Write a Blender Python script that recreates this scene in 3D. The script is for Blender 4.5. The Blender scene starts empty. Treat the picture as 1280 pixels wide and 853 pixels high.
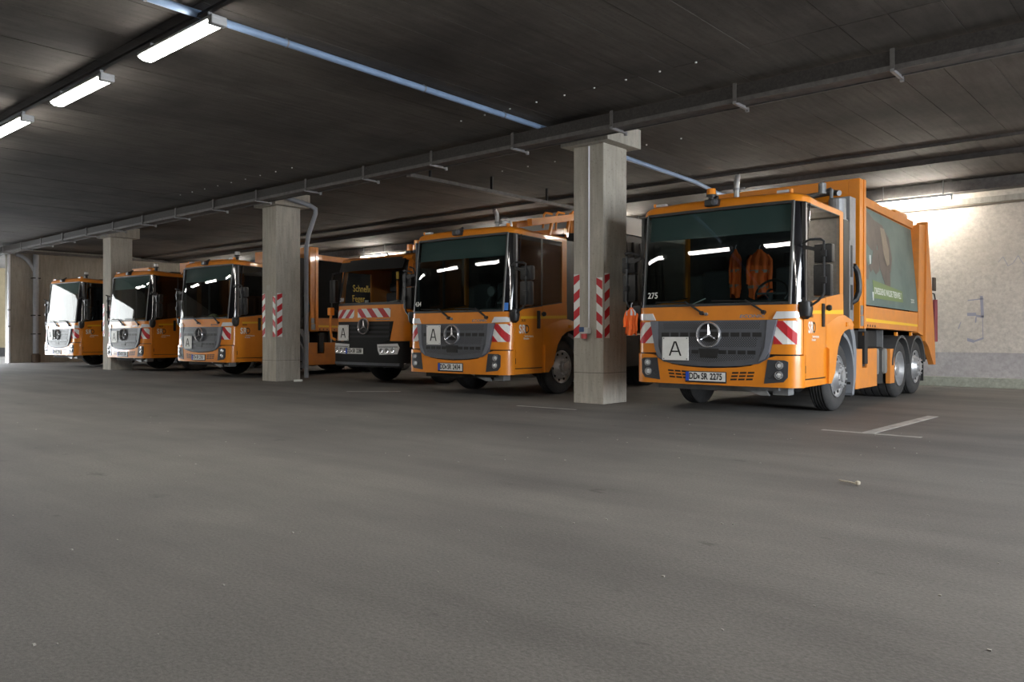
import bpy, bmesh, math, random
from math import sin, cos, pi, radians, sqrt, atan2
from mathutils import Vector, Matrix
random.seed(7)
SC = bpy.context.scene
COL = SC.collection

# ------------------------------------------------------------------ camera
cam = bpy.data.cameras.new('camera'); cam_ob = bpy.data.objects.new('camera', cam); COL.objects.link(cam_ob)
cam.sensor_width = 36.0; cam.sensor_fit = 'HORIZONTAL'
cam.lens = 36.0 * 999.4 / 1280.0
cam.shift_y = -8.1 / 1280.0
cam.clip_end = 400
cam_ob.location = (0, 0, 1.127)
cam_ob.rotation_euler = (radians(90), 0, radians(41.388))
SC.camera = cam_ob

# ------------------------------------------------------------------ world, daylight portals, exposure
SC.view_settings.view_transform = 'Standard'
SC.view_settings.look = 'None'
SC.view_settings.gamma = 1.0
SC.view_settings.use_curve_mapping = False
SC.view_settings.exposure = 0.84
W = bpy.data.worlds.new('sky'); SC.world = W; W.use_nodes = True
_bg = W.node_tree.nodes['Background']
_bg.inputs['Color'].default_value = (0.88, 0.94, 1.0, 1)
SKY = 11.5
_bg.inputs['Strength'].default_value = SKY
LAMP_FRONT = 36.0
LAMP_REAR = 105.0

def portal(name, loc, rot, sx, sy):
    l = bpy.data.lights.new(name, 'AREA'); l.shape = 'RECTANGLE'; l.size = sx; l.size_y = sy
    l.cycles.is_portal = True
    o = bpy.data.objects.new(name, l); COL.objects.link(o); o.location = loc; o.rotation_euler = rot
    return o
XL, XR, YF, YB, ZC = -35.86, 6.0, -9.0, 19.4, 4.55
OPL = (3.0, 10.55); OPLZ = 3.6      # opening in the far left wall, along y
OPR = (5.5, 13.0)       # opening in the right wall
portal('daylight_left', (XL - .1, sum(OPL) / 2, OPLZ / 2), (0, radians(-90), 0), OPLZ, OPL[1] - OPL[0])
portal('daylight_right', (XR + .1, sum(OPR) / 2, 2.1), (0, radians(90), 0), 4.2, OPR[1] - OPR[0])

# ------------------------------------------------------------------ materials
def nodes_of(m):
    m.use_nodes = True
    return m.node_tree.nodes, m.node_tree.links
MATS = {}
def mat(name, col, rough=.5, metal=0., coat=0., noise=0., nscale=8., bump=0., bscale=60., emit=0., spec=.5, stretch=None, dirt=None):
    if name in MATS: return MATS[name]
    m = bpy.data.materials.new(name); N, L = nodes_of(m); b = N['Principled BSDF']
    b.inputs['Base Color'].default_value = (*col, 1); b.inputs['Roughness'].default_value = rough
    b.inputs['Metallic'].default_value = metal; b.inputs['Coat Weight'].default_value = coat
    b.inputs['Coat Roughness'].default_value = .06
    b.inputs['Specular IOR Level'].default_value = spec
    if emit:
        b.inputs['Emission Color'].default_value = (*col, 1); b.inputs['Emission Strength'].default_value = emit
    if noise or bump:
        tc = N.new('ShaderNodeTexCoord'); mp = N.new('ShaderNodeMapping'); L.new(tc.outputs['Object'], mp.inputs[0])
        if stretch: mp.inputs['Scale'].default_value = stretch
    if noise:
        t = N.new('ShaderNodeTexNoise'); t.inputs['Scale'].default_value = nscale; t.inputs['Detail'].default_value = 6
        t.inputs['Roughness'].default_value = .65
        L.new(mp.outputs[0], t.inputs['Vector'])
        r = N.new('ShaderNodeValToRGB'); r.color_ramp.elements[0].position = .3; r.color_ramp.elements[1].position = .7
        d = dirt or tuple(c * (1 - noise) for c in col)
        u = tuple(min(1, c * (1 + noise * .6)) for c in col) if not dirt else col
        r.color_ramp.elements[0].color = (*d, 1); r.color_ramp.elements[1].color = (*u, 1)
        L.new(t.outputs['Fac'], r.inputs[0]); L.new(r.outputs[0], b.inputs['Base Color'])
    if bump:
        t2 = N.new('ShaderNodeTexNoise'); t2.inputs['Scale'].default_value = bscale; t2.inputs['Detail'].default_value = 4
        L.new(mp.outputs[0], t2.inputs['Vector'])
        bp = N.new('ShaderNodeBump'); bp.inputs['Strength'].default_value = bump; bp.inputs['Distance'].default_value = .01
        L.new(t2.outputs['Fac'], bp.inputs['Height']); L.new(bp.outputs[0], b.inputs['Normal'])
    MATS[name] = m
    return m

def glass(name, tint, ior=1.5, boost=1.0):
    if name in MATS: return MATS[name]
    m = bpy.data.materials.new(name); N, L = nodes_of(m)
    N.remove(N['Principled BSDF'])
    tr = N.new('ShaderNodeBsdfTransparent'); tr.inputs[0].default_value = (*tint, 1)
    gl = N.new('ShaderNodeBsdfGlossy'); gl.inputs['Roughness'].default_value = .012; gl.inputs[0].default_value = (boost, boost, boost, 1)
    fr = N.new('ShaderNodeFresnel'); fr.inputs[0].default_value = ior
    mx = N.new('ShaderNodeMixShader'); 
    ge = N.new('ShaderNodeNewGeometry'); iv = N.new('ShaderNodeMath'); iv.operation = 'SUBTRACT'; iv.inputs[0].default_value = 1; L.new(ge.outputs['Backfacing'], iv.inputs[1])
    ml = N.new('ShaderNodeMath'); ml.operation = 'MULTIPLY'; L.new(fr.outputs[0], ml.inputs[0]); L.new(iv.outputs[0], ml.inputs[1])   # a thin pane: only the face turned to the light mirrors
    L.new(ml.outputs[0], mx.inputs[0]); L.new(tr.outputs[0], mx.inputs[1]); L.new(gl.outputs[0], mx.inputs[2])
    L.new(mx.outputs[0], N['Material Output'].inputs[0])
    MATS[name] = m
    return m

def concrete(name, col, soot, sootamt, axis='z', big=.35, streak=True, bump=.25, lines=0.0, speck=.6):
    """board-marked concrete: fine grain along the boards, broad sooty patches, streaks"""
    m = bpy.data.materials.new(name); N, L = nodes_of(m); b = N['Principled BSDF']
    b.inputs['Roughness'].default_value = .85; b.inputs['Specular IOR Level'].default_value = .25
    g = N.new('ShaderNodeNewGeometry')
    def noise(scale, vec, detail=5):
        mp = N.new('ShaderNodeMapping'); mp.inputs['Scale'].default_value = vec; L.new(g.outputs['Position'], mp.inputs[0])
        t = N.new('ShaderNodeTexNoise'); t.inputs['Scale'].default_value = scale; t.inputs['Detail'].default_value = detail
        t.inputs['Roughness'].default_value = .6; L.new(mp.outputs[0], t.inputs['Vector']); return t
    fine = noise(1.0, (14, 14, 1.6) if axis == 'z' else ((14, 1.4, 14) if axis == 'y' else (14, 14, 14)))
    broad = noise(big, (1, 1, 1), 7)
    def ramp(t, a, bb, p0, p1):
        r = N.new('ShaderNodeValToRGB'); r.color_ramp.elements[0].position = p0; r.color_ramp.elements[1].position = p1
        r.color_ramp.elements[0].color = (*a, 1); r.color_ramp.elements[1].color = (*bb, 1); L.new(t.outputs['Fac'], r.inputs[0]); return r
    r1 = ramp(fine, tuple(c * .78 for c in col), tuple(min(1, c * 1.15) for c in col), .3, .7)
    r2 = ramp(broad, (0, 0, 0), (1, 1, 1), .38, .68)
    mx = N.new('ShaderNodeMix'); mx.data_type = 'RGBA'
    ml = N.new('ShaderNodeMath'); ml.operation = 'MULTIPLY'; ml.inputs[1].default_value = sootamt; L.new(r2.outputs[0], ml.inputs[0])
    L.new(ml.outputs[0], mx.inputs[0]); L.new(r1.outputs[0], mx.inputs[6]); mx.inputs[7].default_value = (*soot, 1)
    sp = noise(26, (1, 1, 1), 3)
    r3 = ramp(sp, (.72, .72, .72), (1.1, 1.1, 1.1), .30, .42)
    m2 = N.new('ShaderNodeMix'); m2.data_type = 'RGBA'; m2.blend_type = 'MULTIPLY'; m2.inputs[0].default_value = speck
    L.new(mx.outputs[2], m2.inputs[6]); L.new(r3.outputs[0], m2.inputs[7])
    L.new(m2.outputs[2], b.inputs['Base Color'])
    bp = N.new('ShaderNodeBump'); bp.inputs['Strength'].default_value = bump; bp.inputs['Distance'].default_value = .01
    L.new(fine.outputs['Fac'], bp.inputs['Height']); L.new(bp.outputs[0], b.inputs['Normal'])
    MATS[name] = m
    return m

def asphalt():
    m = bpy.data.materials.new('asphalt'); N, L = nodes_of(m); b = N['Principled BSDF']
    b.inputs['Specular IOR Level'].default_value = .3
    g = N.new('ShaderNodeNewGeometry')
    def noise(scale, vec=(1, 1, 1), detail=6, rough=.6):
        mp = N.new('ShaderNodeMapping'); mp.inputs['Scale'].default_value = vec; L.new(g.outputs['Position'], mp.inputs[0])
        t = N.new('ShaderNodeTexNoise'); t.inputs['Scale'].default_value = scale; t.inputs['Detail'].default_value = detail
        t.inputs['Roughness'].default_value = rough; L.new(mp.outputs[0], t.inputs['Vector']); return t
    def ramp(t, stops):
        r = N.new('ShaderNodeValToRGB'); e = r.color_ramp.elements
        e[0].position, e[0].color = stops[0][0], (*stops[0][1], 1); e[1].position, e[1].color = stops[1][0], (*stops[1][1], 1)
        for p, c in stops[2:]: x = e.new(p); x.color = (*c, 1)
        L.new(t.outputs['Fac'], r.inputs[0]); return r
    def mul(a, bb, f):
        x = N.new('ShaderNodeMix'); x.data_type = 'RGBA'; x.blend_type = 'MULTIPLY'; x.inputs[0].default_value = f
        L.new(a, x.inputs[6]); L.new(bb, x.inputs[7]); return x.outputs[2]
    grain = noise(55, detail=3, rough=.7)
    base = ramp(grain, [(.25, (.112, .107, .101)), (.75, (.240, .231, .219))])
    patch = ramp(noise(.45, (1, 1, 1), 8), [(.3, (.72, .72, .73)), (.7, (1.08, 1.07, 1.05))])
    drive = ramp(noise(.6, (.35, 1.6, 1), 6), [(.30, (.66, .65, .66)), (.62, (1.06, 1.055, 1.04))])   # wear along the lane
    oil = ramp(noise(2.3, (1, 1.6, 1), 5), [(.24, (.38, .37, .38)), (.35, (1, 1, 1))])
    c = mul(base.outputs[0], patch.outputs[0], .9); c = mul(c, drive.outputs[0], .9); c = mul(c, oil.outputs[0], .8)
    L.new(c, b.inputs['Base Color'])
    rr = N.new('ShaderNodeMapRange'); rr.inputs['To Min'].default_value = .55; rr.inputs['To Max'].default_value = .85
    L.new(grain.outputs['Fac'], rr.inputs[0]); L.new(rr.outputs[0], b.inputs['Roughness'])
    bp = N.new('ShaderNodeBump'); bp.inputs['Strength'].default_value = .5; bp.inputs['Distance'].default_value = .006
    L.new(grain.outputs['Fac'], bp.inputs['Height']); L.new(bp.outputs[0], b.inputs['Normal'])
    return m

def grille_mat():
    m = bpy.data.materials.new('grille_mesh'); N, L = nodes_of(m); b = N['Principled BSDF']
    tc = N.new('ShaderNodeTexCoord'); mp = N.new('ShaderNodeMapping'); L.new(tc.outputs['Object'], mp.inputs[0])
    mp.inputs['Scale'].default_value = (1, 0, 1); mp.inputs['Rotation'].default_value = (0, radians(45), 0)
    v = N.new('ShaderNodeTexVoronoi'); v.inputs['Scale'].default_value = 42; v.inputs['Randomness'].default_value = 0
    L.new(mp.outputs[0], v.inputs['Vector'])
    r = N.new('ShaderNodeValToRGB'); r.color_ramp.interpolation = 'CONSTANT'
    r.color_ramp.elements[0].color = (.012, .012, .014, 1); r.color_ramp.elements[1].position = .36; r.color_ramp.elements[1].color = (.10, .105, .12, 1)
    L.new(v.outputs['Distance'], r.inputs[0]); L.new(r.outputs[0], b.inputs['Base Color']); b.inputs['Roughness'].default_value = .45
    MATS['grille_mesh'] = m
    return m

ORANGE = mat('orange_paint', (.78, .255, .012), .38, coat=.6, noise=.10, nscale=3, dirt=(.68, .215, .011))
ORANGE2 = mat('dusty_orange_paint', (.68, .235, .03), .55, coat=.15, noise=.2, nscale=5, dirt=(.55, .20, .045))
BLACK = mat('black_plastic', (.014, .014, .015), .45, noise=.3, nscale=20)
DARK = mat('dark_chassis', (.020, .019, .018), .7, noise=.4, nscale=6)
CABIN = mat('cab_lining', (.09, .095, .10), .8, noise=.2, nscale=10)
SEAT = mat('seat_cloth', (.05, .052, .06), .9, noise=.2, nscale=30)
RUBBER = mat('tyre_rubber', (.038, .037, .037), .8, noise=.35, nscale=9, bump=.2)
RIM = mat('rim_steel', (.55, .55, .56), .38, metal=.7, noise=.15, nscale=8)
CHROME = mat('chrome', (.72, .72, .74), .16, metal=.75)
LAMPH = mat('lamp_housing_dark', (.045, .048, .055), .35, coat=.3)
GREYP = mat('grey_plastic', (.085, .09, .105), .42, noise=.12, nscale=12)
GREYM = mat('grey_metal', (.26, .265, .27), .45, metal=.4, noise=.25, nscale=6)
ALU = mat('dull_aluminium', (.5, .5, .5), .4, metal=.8, noise=.15, nscale=10)
WHITE = mat('white_film', (.80, .80, .78), .4, noise=.05, nscale=15)
RED = mat('red_film', (.52, .02, .03), .4, noise=.08, nscale=15)
YEL = mat('yellow_stripe', (.82, .48, .02), .45)
BLUE = mat('plate_blue', (.02, .08, .55), .4)
INK = mat('black_ink', (.01, .01, .01), .6)
LENS = mat('clear_lens', (.82, .83, .85), .15, metal=.15, coat=1)
AMBER = mat('amber_lens', (.85, .28, .02), .2, coat=1)
SCREEN = glass('windscreen_glass', (.70, .78, .77), 1.5)
CLEARGL = glass('clear_glass', (.88, .9, .9), 1.45)
SIDEGL = glass('side_glass', (.40, .41, .41), 1.6)
ADGREEN = mat('advert_green', (.125, .18, .155), .45, coat=.15, noise=.4, nscale=1.6, dirt=(.06, .105, .10))
ADBROWN = mat('advert_brown', (.10, .075, .06), .45, noise=.35, nscale=4)
ADTAN = mat('advert_tan', (.24, .185, .13), .45, noise=.3, nscale=6, stretch=(1, 4, 1))
ADLIME = mat('advert_lime', (.13, .19, .06), .45)
ADBLACK = mat('advert_black', (.010, .010, .011), .7, spec=.05)
GRILLE = grille_mat()
HIVIS = mat('hi_vis_orange', (.95, .16, .02), .75, noise=.15, nscale=7)
REFL = mat('reflective_grey', (.45, .46, .5), .4)
PAPER = mat('white_paper', (.75, .75, .73), .8)
CONC = concrete('column_concrete', (.46, .43, .375), (.29, .27, .225), .6, 'z', .7)
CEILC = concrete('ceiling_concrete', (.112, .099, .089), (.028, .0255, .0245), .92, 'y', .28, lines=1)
WALLC = concrete('wall_concrete', (.36, .34, .30), (.20, .19, .165), .65, 'z', .5)
WALLW = concrete('wall_whitewash', (.53, .49, .435), (.41, .365, .31), .5, 'x', .55, bump=.15, speck=.12)
WALLLOW = concrete('wall_plinth_band', (.41, .39, .385), (.31, .29, .29), .7, 'x', .9, speck=.2)
KERBC = concrete('kerb_concrete', (.30, .31, .26), (.19, .20, .16), .7, 'x', 1.2)
ASPH = asphalt()
PAINTW = mat('worn_line_paint', (.50, .49, .46), .8, noise=.5, nscale=6, dirt=(.26, .25, .24))
GALV = mat('galvanised_steel', (.30, .30, .31), .45, metal=.6, noise=.25, nscale=15)
TRAYM = mat('dusty_tray_steel', (.13, .122, .118), .6, metal=.3, noise=.35, nscale=8)
PIPEB = mat('blue_grey_pipe', (.26, .37, .56), .4, noise=.15, nscale=4)
PIPEG = mat('grey_plastic_pipe', (.34, .36, .40), .45, noise=.15, nscale=4)
POLEW = mat('white_pole', (.75, .76, .80), .45)
PLUG = mat('white_plug', (.6, .6, .58), .7)

# ------------------------------------------------------------------ mesh helpers
class MB:
    def __init__(s): s.bm = bmesh.new()
    def face(s, pts):
        vs = [s.bm.verts.new(p) for p in pts]
        return s.bm.faces.new(vs)
    def box(s, x0, x1, y0, y1, z0, z1, bev=0.):
        c = [(x, y, z) for z in (z0, z1) for y in (y0, y1) for x in (x0, x1)]
        v = [s.bm.verts.new(p) for p in c]
        fs = [s.bm.faces.new([v[i] for i in q]) for q in ((0, 2, 3, 1), (4, 5, 7, 6), (0, 1, 5, 4), (2, 6, 7, 3), (0, 4, 6, 2), (1, 3, 7, 5))]
        if bev:
            es = list({e for f in fs for e in f.edges})
            bmesh.ops.bevel(s.bm, geom=es, offset=bev, segments=2, affect='EDGES', profile=.6)
        return s
    def obox(s, p, q, w, h):
        """bar of section w x h from p to q"""
        p, q = Vector(p), Vector(q); d = (q - p).normalized()
        up = Vector((0, 0, 1)) if abs(d.z) < .95 else Vector((0, 1, 0))
        a = d.cross(up).normalized(); b = a.cross(d).normalized()
        v = [s.bm.verts.new(o + a * i * w / 2 + b * j * h / 2) for o in (p, q) for i, j in ((-1, -1), (1, -1), (1, 1), (-1, 1))]
        for qd in ((0, 1, 2, 3), (7, 6, 5, 4), (0, 4, 5, 1), (1, 5, 6, 2), (2, 6, 7, 3), (3, 7, 4, 0)): s.bm.faces.new([v[i] for i in qd])
        return s
    def tube(s, pts, r, n=10, cap=True):
        pts = [Vector(p) for p in pts]; rings = []
        prev = None
        for i, p in enumerate(pts):
            if i == 0: d = pts[1] - p
            elif i == len(pts) - 1: d = p - pts[i - 1]
            else: d = (pts[i + 1] - p).normalized() + (p - pts[i - 1]).normalized()
            d.normalize()
            if prev is None:
                up = Vector((0, 0, 1)) if abs(d.z) < .9 else Vector((0, 1, 0))
                a = d.cross(up).normalized()
            else:
                a = (prev - d * prev.dot(d)).normalized()
            prev = a; b = d.cross(a)
            rr = r[i] if isinstance(r, (list, tuple)) else r
            rings.append([s.bm.verts.new(p + a * cos(2 * pi * k / n) * rr + b * sin(2 * pi * k / n) * rr) for k in range(n)])
        for A, B in zip(rings, rings[1:]):
            for k in range(n): s.bm.faces.new((A[k], A[(k + 1) % n], B[(k + 1) % n], B[k]))
        if cap:
            s.bm.faces.new(rings[0][::-1]); s.bm.faces.new(rings[-1])
        return s
    def lathe(s, prof, axis='x', c=(0, 0, 0), n=28, a0=0., a1=2 * pi):
        """prof: list of (along axis, radius)"""
        full = abs(a1 - a0 - 2 * pi) < 1e-6; m = n if full else n + 1
        rings = []
        for t, r in prof:
            ring = []
            for k in range(m):
                a = a0 + (a1 - a0) * k / n; u, w = cos(a) * r, sin(a) * r
                p = {'x': (t, u, w), 'y': (u, t, w), 'z': (u, w, t)}[axis]
                ring.append(s.bm.verts.new((p[0] + c[0], p[1] + c[1], p[2] + c[2])))
            rings.append(ring)
        for A, B in zip(rings, rings[1:]):
            for k in range(m if full else m - 1):
                s.bm.faces.new((A[k], A[(k + 1) % m], B[(k + 1) % m], B[k]))
        return s
    def grid(s, rows):
        V = [[s.bm.verts.new(p) for p in r] for r in rows]
        for A, B in zip(V, V[1:]):
            for k in range(len(A) - 1): s.bm.faces.new((A[k], A[k + 1], B[k + 1], B[k]))
        return s
    def prism(s, poly, axis, a, b):
        """poly of 2-D points extruded along axis from a to b; 2-D axes are the other two in order"""
        def P(t, q): return {'x': (t, q[0], q[1]), 'y': (q[0], t, q[1]), 'z': (q[0], q[1], t)}[axis]
        A = [s.bm.verts.new(P(a, q)) for q in poly]; B = [s.bm.verts.new(P(b, q)) for q in poly]
        n = len(poly)
        s.bm.faces.new(A); s.bm.faces.new(B[::-1])
        for k in range(n): s.bm.faces.new((A[k], B[k], B[(k + 1) % n], A[(k + 1) % n]))
        return s
    def patch(s, poly, fn, step=.07, thick=.012, zstep=None):
        """flat polygon in (u,v) cut into strips, laid on the surface fn(u,v) and given thickness behind it"""
        b = bmesh.new(); f = b.faces.new([b.verts.new((p[0], 0, p[1])) for p in poly])
        us = [p[0] for p in poly]; vs = [p[1] for p in poly]
        def cut(lo, hi, st, no):
            k = math.ceil(lo / st + 1e-6)
            while k * st < hi - 1e-6:
                co = (k * st, 0, 0) if no[0] else (0, 0, k * st)
                bmesh.ops.bisect_plane(b, geom=b.verts[:] + b.edges[:] + b.faces[:], plane_co=co, plane_no=no); k += 1
        cut(min(us), max(us), step, (1, 0, 0))
        if zstep: cut(min(vs), max(vs), zstep, (0, 0, 1))
        b.normal_update()
        base = {}
        for v in b.verts: base[v.index] = None
        b.verts.index_update()
        fr = [Vector(fn(v.co.x, v.co.z, 0)) for v in b.verts]; bk = [Vector(fn(v.co.x, v.co.z, thick)) for v in b.verts]
        F = [s.bm.verts.new(p) for p in fr]; K = [s.bm.verts.new(p) for p in bk]
        for fc in b.faces:
            ids = [v.index for v in fc.verts]
            s.bm.faces.new([F[i] for i in ids]); s.bm.faces.new([K[i] for i in ids[::-1]])
        for e in b.edges:
            if len(e.link_faces) == 1:
                i, j = e.verts[0].index, e.verts[1].index
                s.bm.faces.new((F[i], F[j], K[j], K[i]))
        b.free()
        return s
    def mesh(s, name, m, smooth=False, mods=None):
        bmesh.ops.recalc_face_normals(s.bm, faces=s.bm.faces)
        me = bpy.data.meshes.new(name)
        s.bm.to_mesh(me); s.bm.free()
        if m: me.materials.append(m)
        if smooth:
            me.polygons.foreach_set('use_smooth', [True] * len(me.polygons))
            try: me.set_sharp_from_angle(angle=radians(35))
            except Exception: pass
        return me

def add(name, me, parent=None, loc=(0, 0, 0), rz=0., label=None):
    o = bpy.data.objects.new(name, me); COL.objects.link(o); o.location = loc; o.rotation_euler = (0, 0, rz)
    if parent: o.parent = parent
    if label: o['label'] = label
    return o
CACHE = {}
def part(parent, name, fn, m, smooth=False, key=None, label=None, loc=(0, 0, 0)):
    """one mesh object under parent; with a key the mesh data is shared by every later call"""
    me = CACHE.get((key, m.name)) if key else None
    if me is None:
        b = MB(); fn(b); me = b.mesh(name, m, smooth)
        if key: CACHE[(key, m.name)] = me
    return add(name, me, parent, loc, label=label)
def thing(name, label, cat, loc=(0, 0, 0), rz=0., group=None):
    o = bpy.data.objects.new(name, None); COL.objects.link(o); o.empty_display_size = .2
    o.location = loc; o.rotation_euler = (0, 0, rz); o['label'] = label; o['category'] = cat
    if group: o['group'] = group
    return o
def tag(o, label, cat, group=None):
    o['label'] = label; o['category'] = cat
    if group: o['group'] = group
    return o
def struct(name, fn, m, smooth=False, parent=None):
    b = MB(); fn(b); o = add(name, b.mesh(name, m, smooth), parent)
    if not parent: o['kind'] = 'structure'
    return o
def dup(root, loc, rz=0., label=None):
    def cp(o, par):
        c = o.copy(); COL.objects.link(c)
        if par: c.parent = par
        for ch in o.children: cp(ch, c)
        return c
    r = cp(root, None); r.location = loc; r.rotation_euler = (0, 0, rz)
    if label: r['label'] = label
    return r

TXT = {}
def text_polys(s, size, squeeze=1.0, bold=0.0):
    """flat outline of a word as (verts, faces), origin at its middle"""
    k = (s, size, squeeze, bold)
    if k in TXT: return TXT[k]
    cu = bpy.data.curves.new('t', 'FONT'); cu.body = s; cu.size = size; cu.align_x = 'CENTER'; cu.align_y = 'CENTER'
    cu.offset = bold; cu.resolution_u = 3
    ob = bpy.data.objects.new('t', cu); COL.objects.link(ob)
    dg = bpy.context.evaluated_depsgraph_get()
    me = bpy.data.meshes.new_from_object(ob.evaluated_get(dg))
    V = [(v.co.x * squeeze, v.co.y) for v in me.vertices]; Fc = [list(p.vertices) for p in me.polygons]
    bpy.data.objects.remove(ob); bpy.data.curves.remove(cu); bpy.data.meshes.remove(me)
    TXT[k] = (V, Fc)
    return TXT[k]
def lettering(b, s, size, fn, u, v, squeeze=1.0, bold=0.0, shear=0.0):
    V, Fc = text_polys(s, size, squeeze, bold)
    vs = [b.bm.verts.new(fn(u + p[0] + p[1] * shear, v + p[1], 0)) for p in V]
    for f in Fc:
        try: b.bm.faces.new([vs[i] for i in f])
        except ValueError: pass

# ================================================================== the hall
PORCH = -47.0
fl = struct('floor', lambda b: b.box(XL - 14, XR + 14, YF - .3, YB + .3, -.3, 0), ASPH)
def sub_box(parent, name, m, *a, bev=0.):
    return part(parent, name, lambda b: b.box(*a, bev=bev), m)
# rear wall, whitewashed, with a darker plinth band and a kerb in front
wr = struct('wall_back', lambda b: b.box(XL - .3, XR + .3, YB, YB + .3, .74, ZC + .2), WALLW)
sub_box(wr, 'plinth_band', WALLLOW, XL - .3, XR + .3, YB - .004, YB + .3, 0, .738)
kb = struct('trim_1', lambda b: b.box(XL, XR, YB - .10, YB - .004, 0, .21, bev=.012), KERBC)
wl = struct('wall_left', lambda b: b.box(XL - .35, XL, OPL[1], YB + .3, 0, ZC + .2), WALLC)
struct('trim_4', lambda b: b.box(XL - .35, XL, OPL[0], 9.0, OPLZ, ZC), WALLC)
struct('wall_left_near', lambda b: b.box(XL - .35, XL, YF - .3, OPL[0], 0, ZC + .2), WALLC)
struct('wall_front', lambda b: b.box(XL - .3, XR + .3, YF - .3, YF, 0, ZC + .2), WALLC)
struct('wall_right', lambda b: (b.box(XR, XR + .3, YF - .3, OPR[0], 0, ZC + .2), b.box(XR, XR + .3, OPR[1], YB + .3, 0, ZC + .2), b.box(XR, XR + .3, OPR[0], OPR[1], 4.2, ZC + .2)), WALLC)
# beyond the far opening: yard wall, plus facade and porch added to cut daylight
struct('wall_sky_blocker', lambda b: b.box(-64, -62, -45, 8, 0, 8.5), mat('sky_blocker_render', (.46, .45, .42), .9, noise=.15, nscale=2))  # unseen facade, added to hide bright sky from the left opening
YARD = mat('yellow_lit_yard_wall', (.20, .165, .10), .9, noise=.15, nscale=3)  # yellow of warm light put into the wall's base colour
ow = struct('wall_yard', lambda b: b.box(PORCH - .3, PORCH, 12.3, 26, .45, 5.4), YARD)
sub_box(ow, 'dark_base', DARK, PORCH - .28, PORCH + .02, 12.3, 26, 0, .45)
struct('ceiling_porch_shade', lambda b: b.box(PORCH - .3, XL - .36, 9.0, 26, ZC, ZC + .3), CEILC)  # roof slab added to keep daylight off the yard wall
struct('wall_porch_shade', lambda b: b.box(PORCH, XL - .36, 8.7, 9.0, 2.4, ZC + .3), WALLC)  # unseen hanging wall, added to hold back light from the yard
# ceiling: slab with board panels
ce = struct('ceiling', lambda b: (b.box(XL - .35, XR + .3, YF - .3, YB + .3, ZC + .005, ZC + .4), b.box(XL, XR, 15.752, YB, ZC - .045, ZC + .1), b.box(XL, XR, 16.802, YB, ZC - .145, ZC + .1)), CEILC)
PW = .52; ncol = int((XR - XL) / PW)
ROWS = [(YF, -.95), (-.95, 4.05), (4.05, 9.05), (9.05, 15.75), (15.75, 16.8), (16.8, YB)]
RZ = [0, 0, 0, 0, -.05, -.15]
pm = {}
rest = MB()
for i in range(ncol):
    x0 = XR - (i + 1) * PW + .21
    for j, (y0, y1) in enumerate(ROWS):
        dz = random.uniform(-.003, .002) + RZ[j]
        vis = ((j in (2, 3) and x0 < 0) or (j > 3 and -24 < x0 < 0)) or (j == 1 and -20 < x0 < 0)
        if vis:
            if j not in pm:
                b = MB(); b.box(.004, PW - .004, .004, y1 - y0 - .004, 0, .03); pm[j] = b.mesh('ceiling_panel', CEILC)
            add('ceiling_panel', pm[j], ce, (x0, y0, ZC + dz))
        else:
            rest.box(x0 + .006, x0 + PW - .006, y0 + .006, y1 - .006, ZC + dz, ZC + .03 + dz)
ro = add('ceiling_panels_out_of_view', rest.mesh('ceiling_panels_out_of_view', CEILC), ce); ro['kind'] = 'stuff'
# rows of white former plugs in the ceiling
def plugs(b):
    for y, xs in ((9.05, [-4.9 - .52 * k for k in range(9)]), (9.3, [-14.2 - .6 * k for k in range(9)]), (12.4, [-7 - .7 * k for k in range(7)])):
        for x in xs: b.lathe([(ZC - .02, .001), (ZC - .016, .014), (ZC + .01, .014)], 'z', (x, y, 0), 8)
pg = part(ce, 'former_plugs', plugs, PLUG); pg['kind'] = 'stuff'

# parking lines
for nm, q in (('parking_line', ((-3.50, 9.52), (-2.42, 9.52), .075)), ('parking_line', ((-2.99, 9.55), (-2.93, 12.1), .14)),
              ('parking_line', ((-8.3, 9.55), (-7.2, 9.62), .06)), ('parking_line', ((-12.9, 9.7), (-12.1, 10.4), .06)),
              ('parking_line', ((-2.0, 13.3), (-.9, 13.3), .5))):
    (x0, y0), (x1, y1), w = q; dx, dy = x1 - x0, y1 - y0; n = sqrt(dx * dx + dy * dy); a, c = -dy / n * w / 2, dx / n * w / 2
    part(fl, nm, lambda b: b.prism([(x0 - a, y0 - c), (x1 - a, y1 - c), (x1 + a, y1 + c), (x0 + a, y0 + c)], 'z', -.01, .003), PAINTW)

# scribbles on the back wall
def scrib(b):
    y = YB - .003
    def st(x0, z0, x1, z1, w=.02): b.prism([(x0, z0 - w), (x1, z1 - w), (x1, z1 + w), (x0, z0 + w)] if abs(x1 - x0) > abs(z1 - z0) else [(x0 - w, z0), (x1 - w, z1), (x1 + w, z1), (x0 + w, z0)], 'y', y, y + .02)
    st(-4.02, 1.86, -3.72, 1.89, .012); st(-3.76, 1.95, -3.74, 1.5, .028); st(-4.03, 1.56, -3.86, 1.56, .035); st(-3.86, 1.53, -3.72, 1.5, .025)
    st(-3.74, 1.5, -3.73, 1.04, .006); st(-4.03, 1.02, -3.9, .98, .035); st(-3.9, .98, -3.72, 1.05, .02); st(-3.86, 1.5, -3.87, 1.38, .012)
    st(-4.2, 1.25, -4.15, 1.4, .008)
    for k in range(5): st(-3.45 + .09 * k, 2.65 + .12 * sin(k * 2), -3.36 + .09 * k, 2.65 + .12 * sin(k * 2 + 2), .006)
part(wr, 'scribble', scrib, mat('scribble_blue', (.30, .30, .36), .9), label='blue grey scribbled strokes on whitewash')

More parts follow.
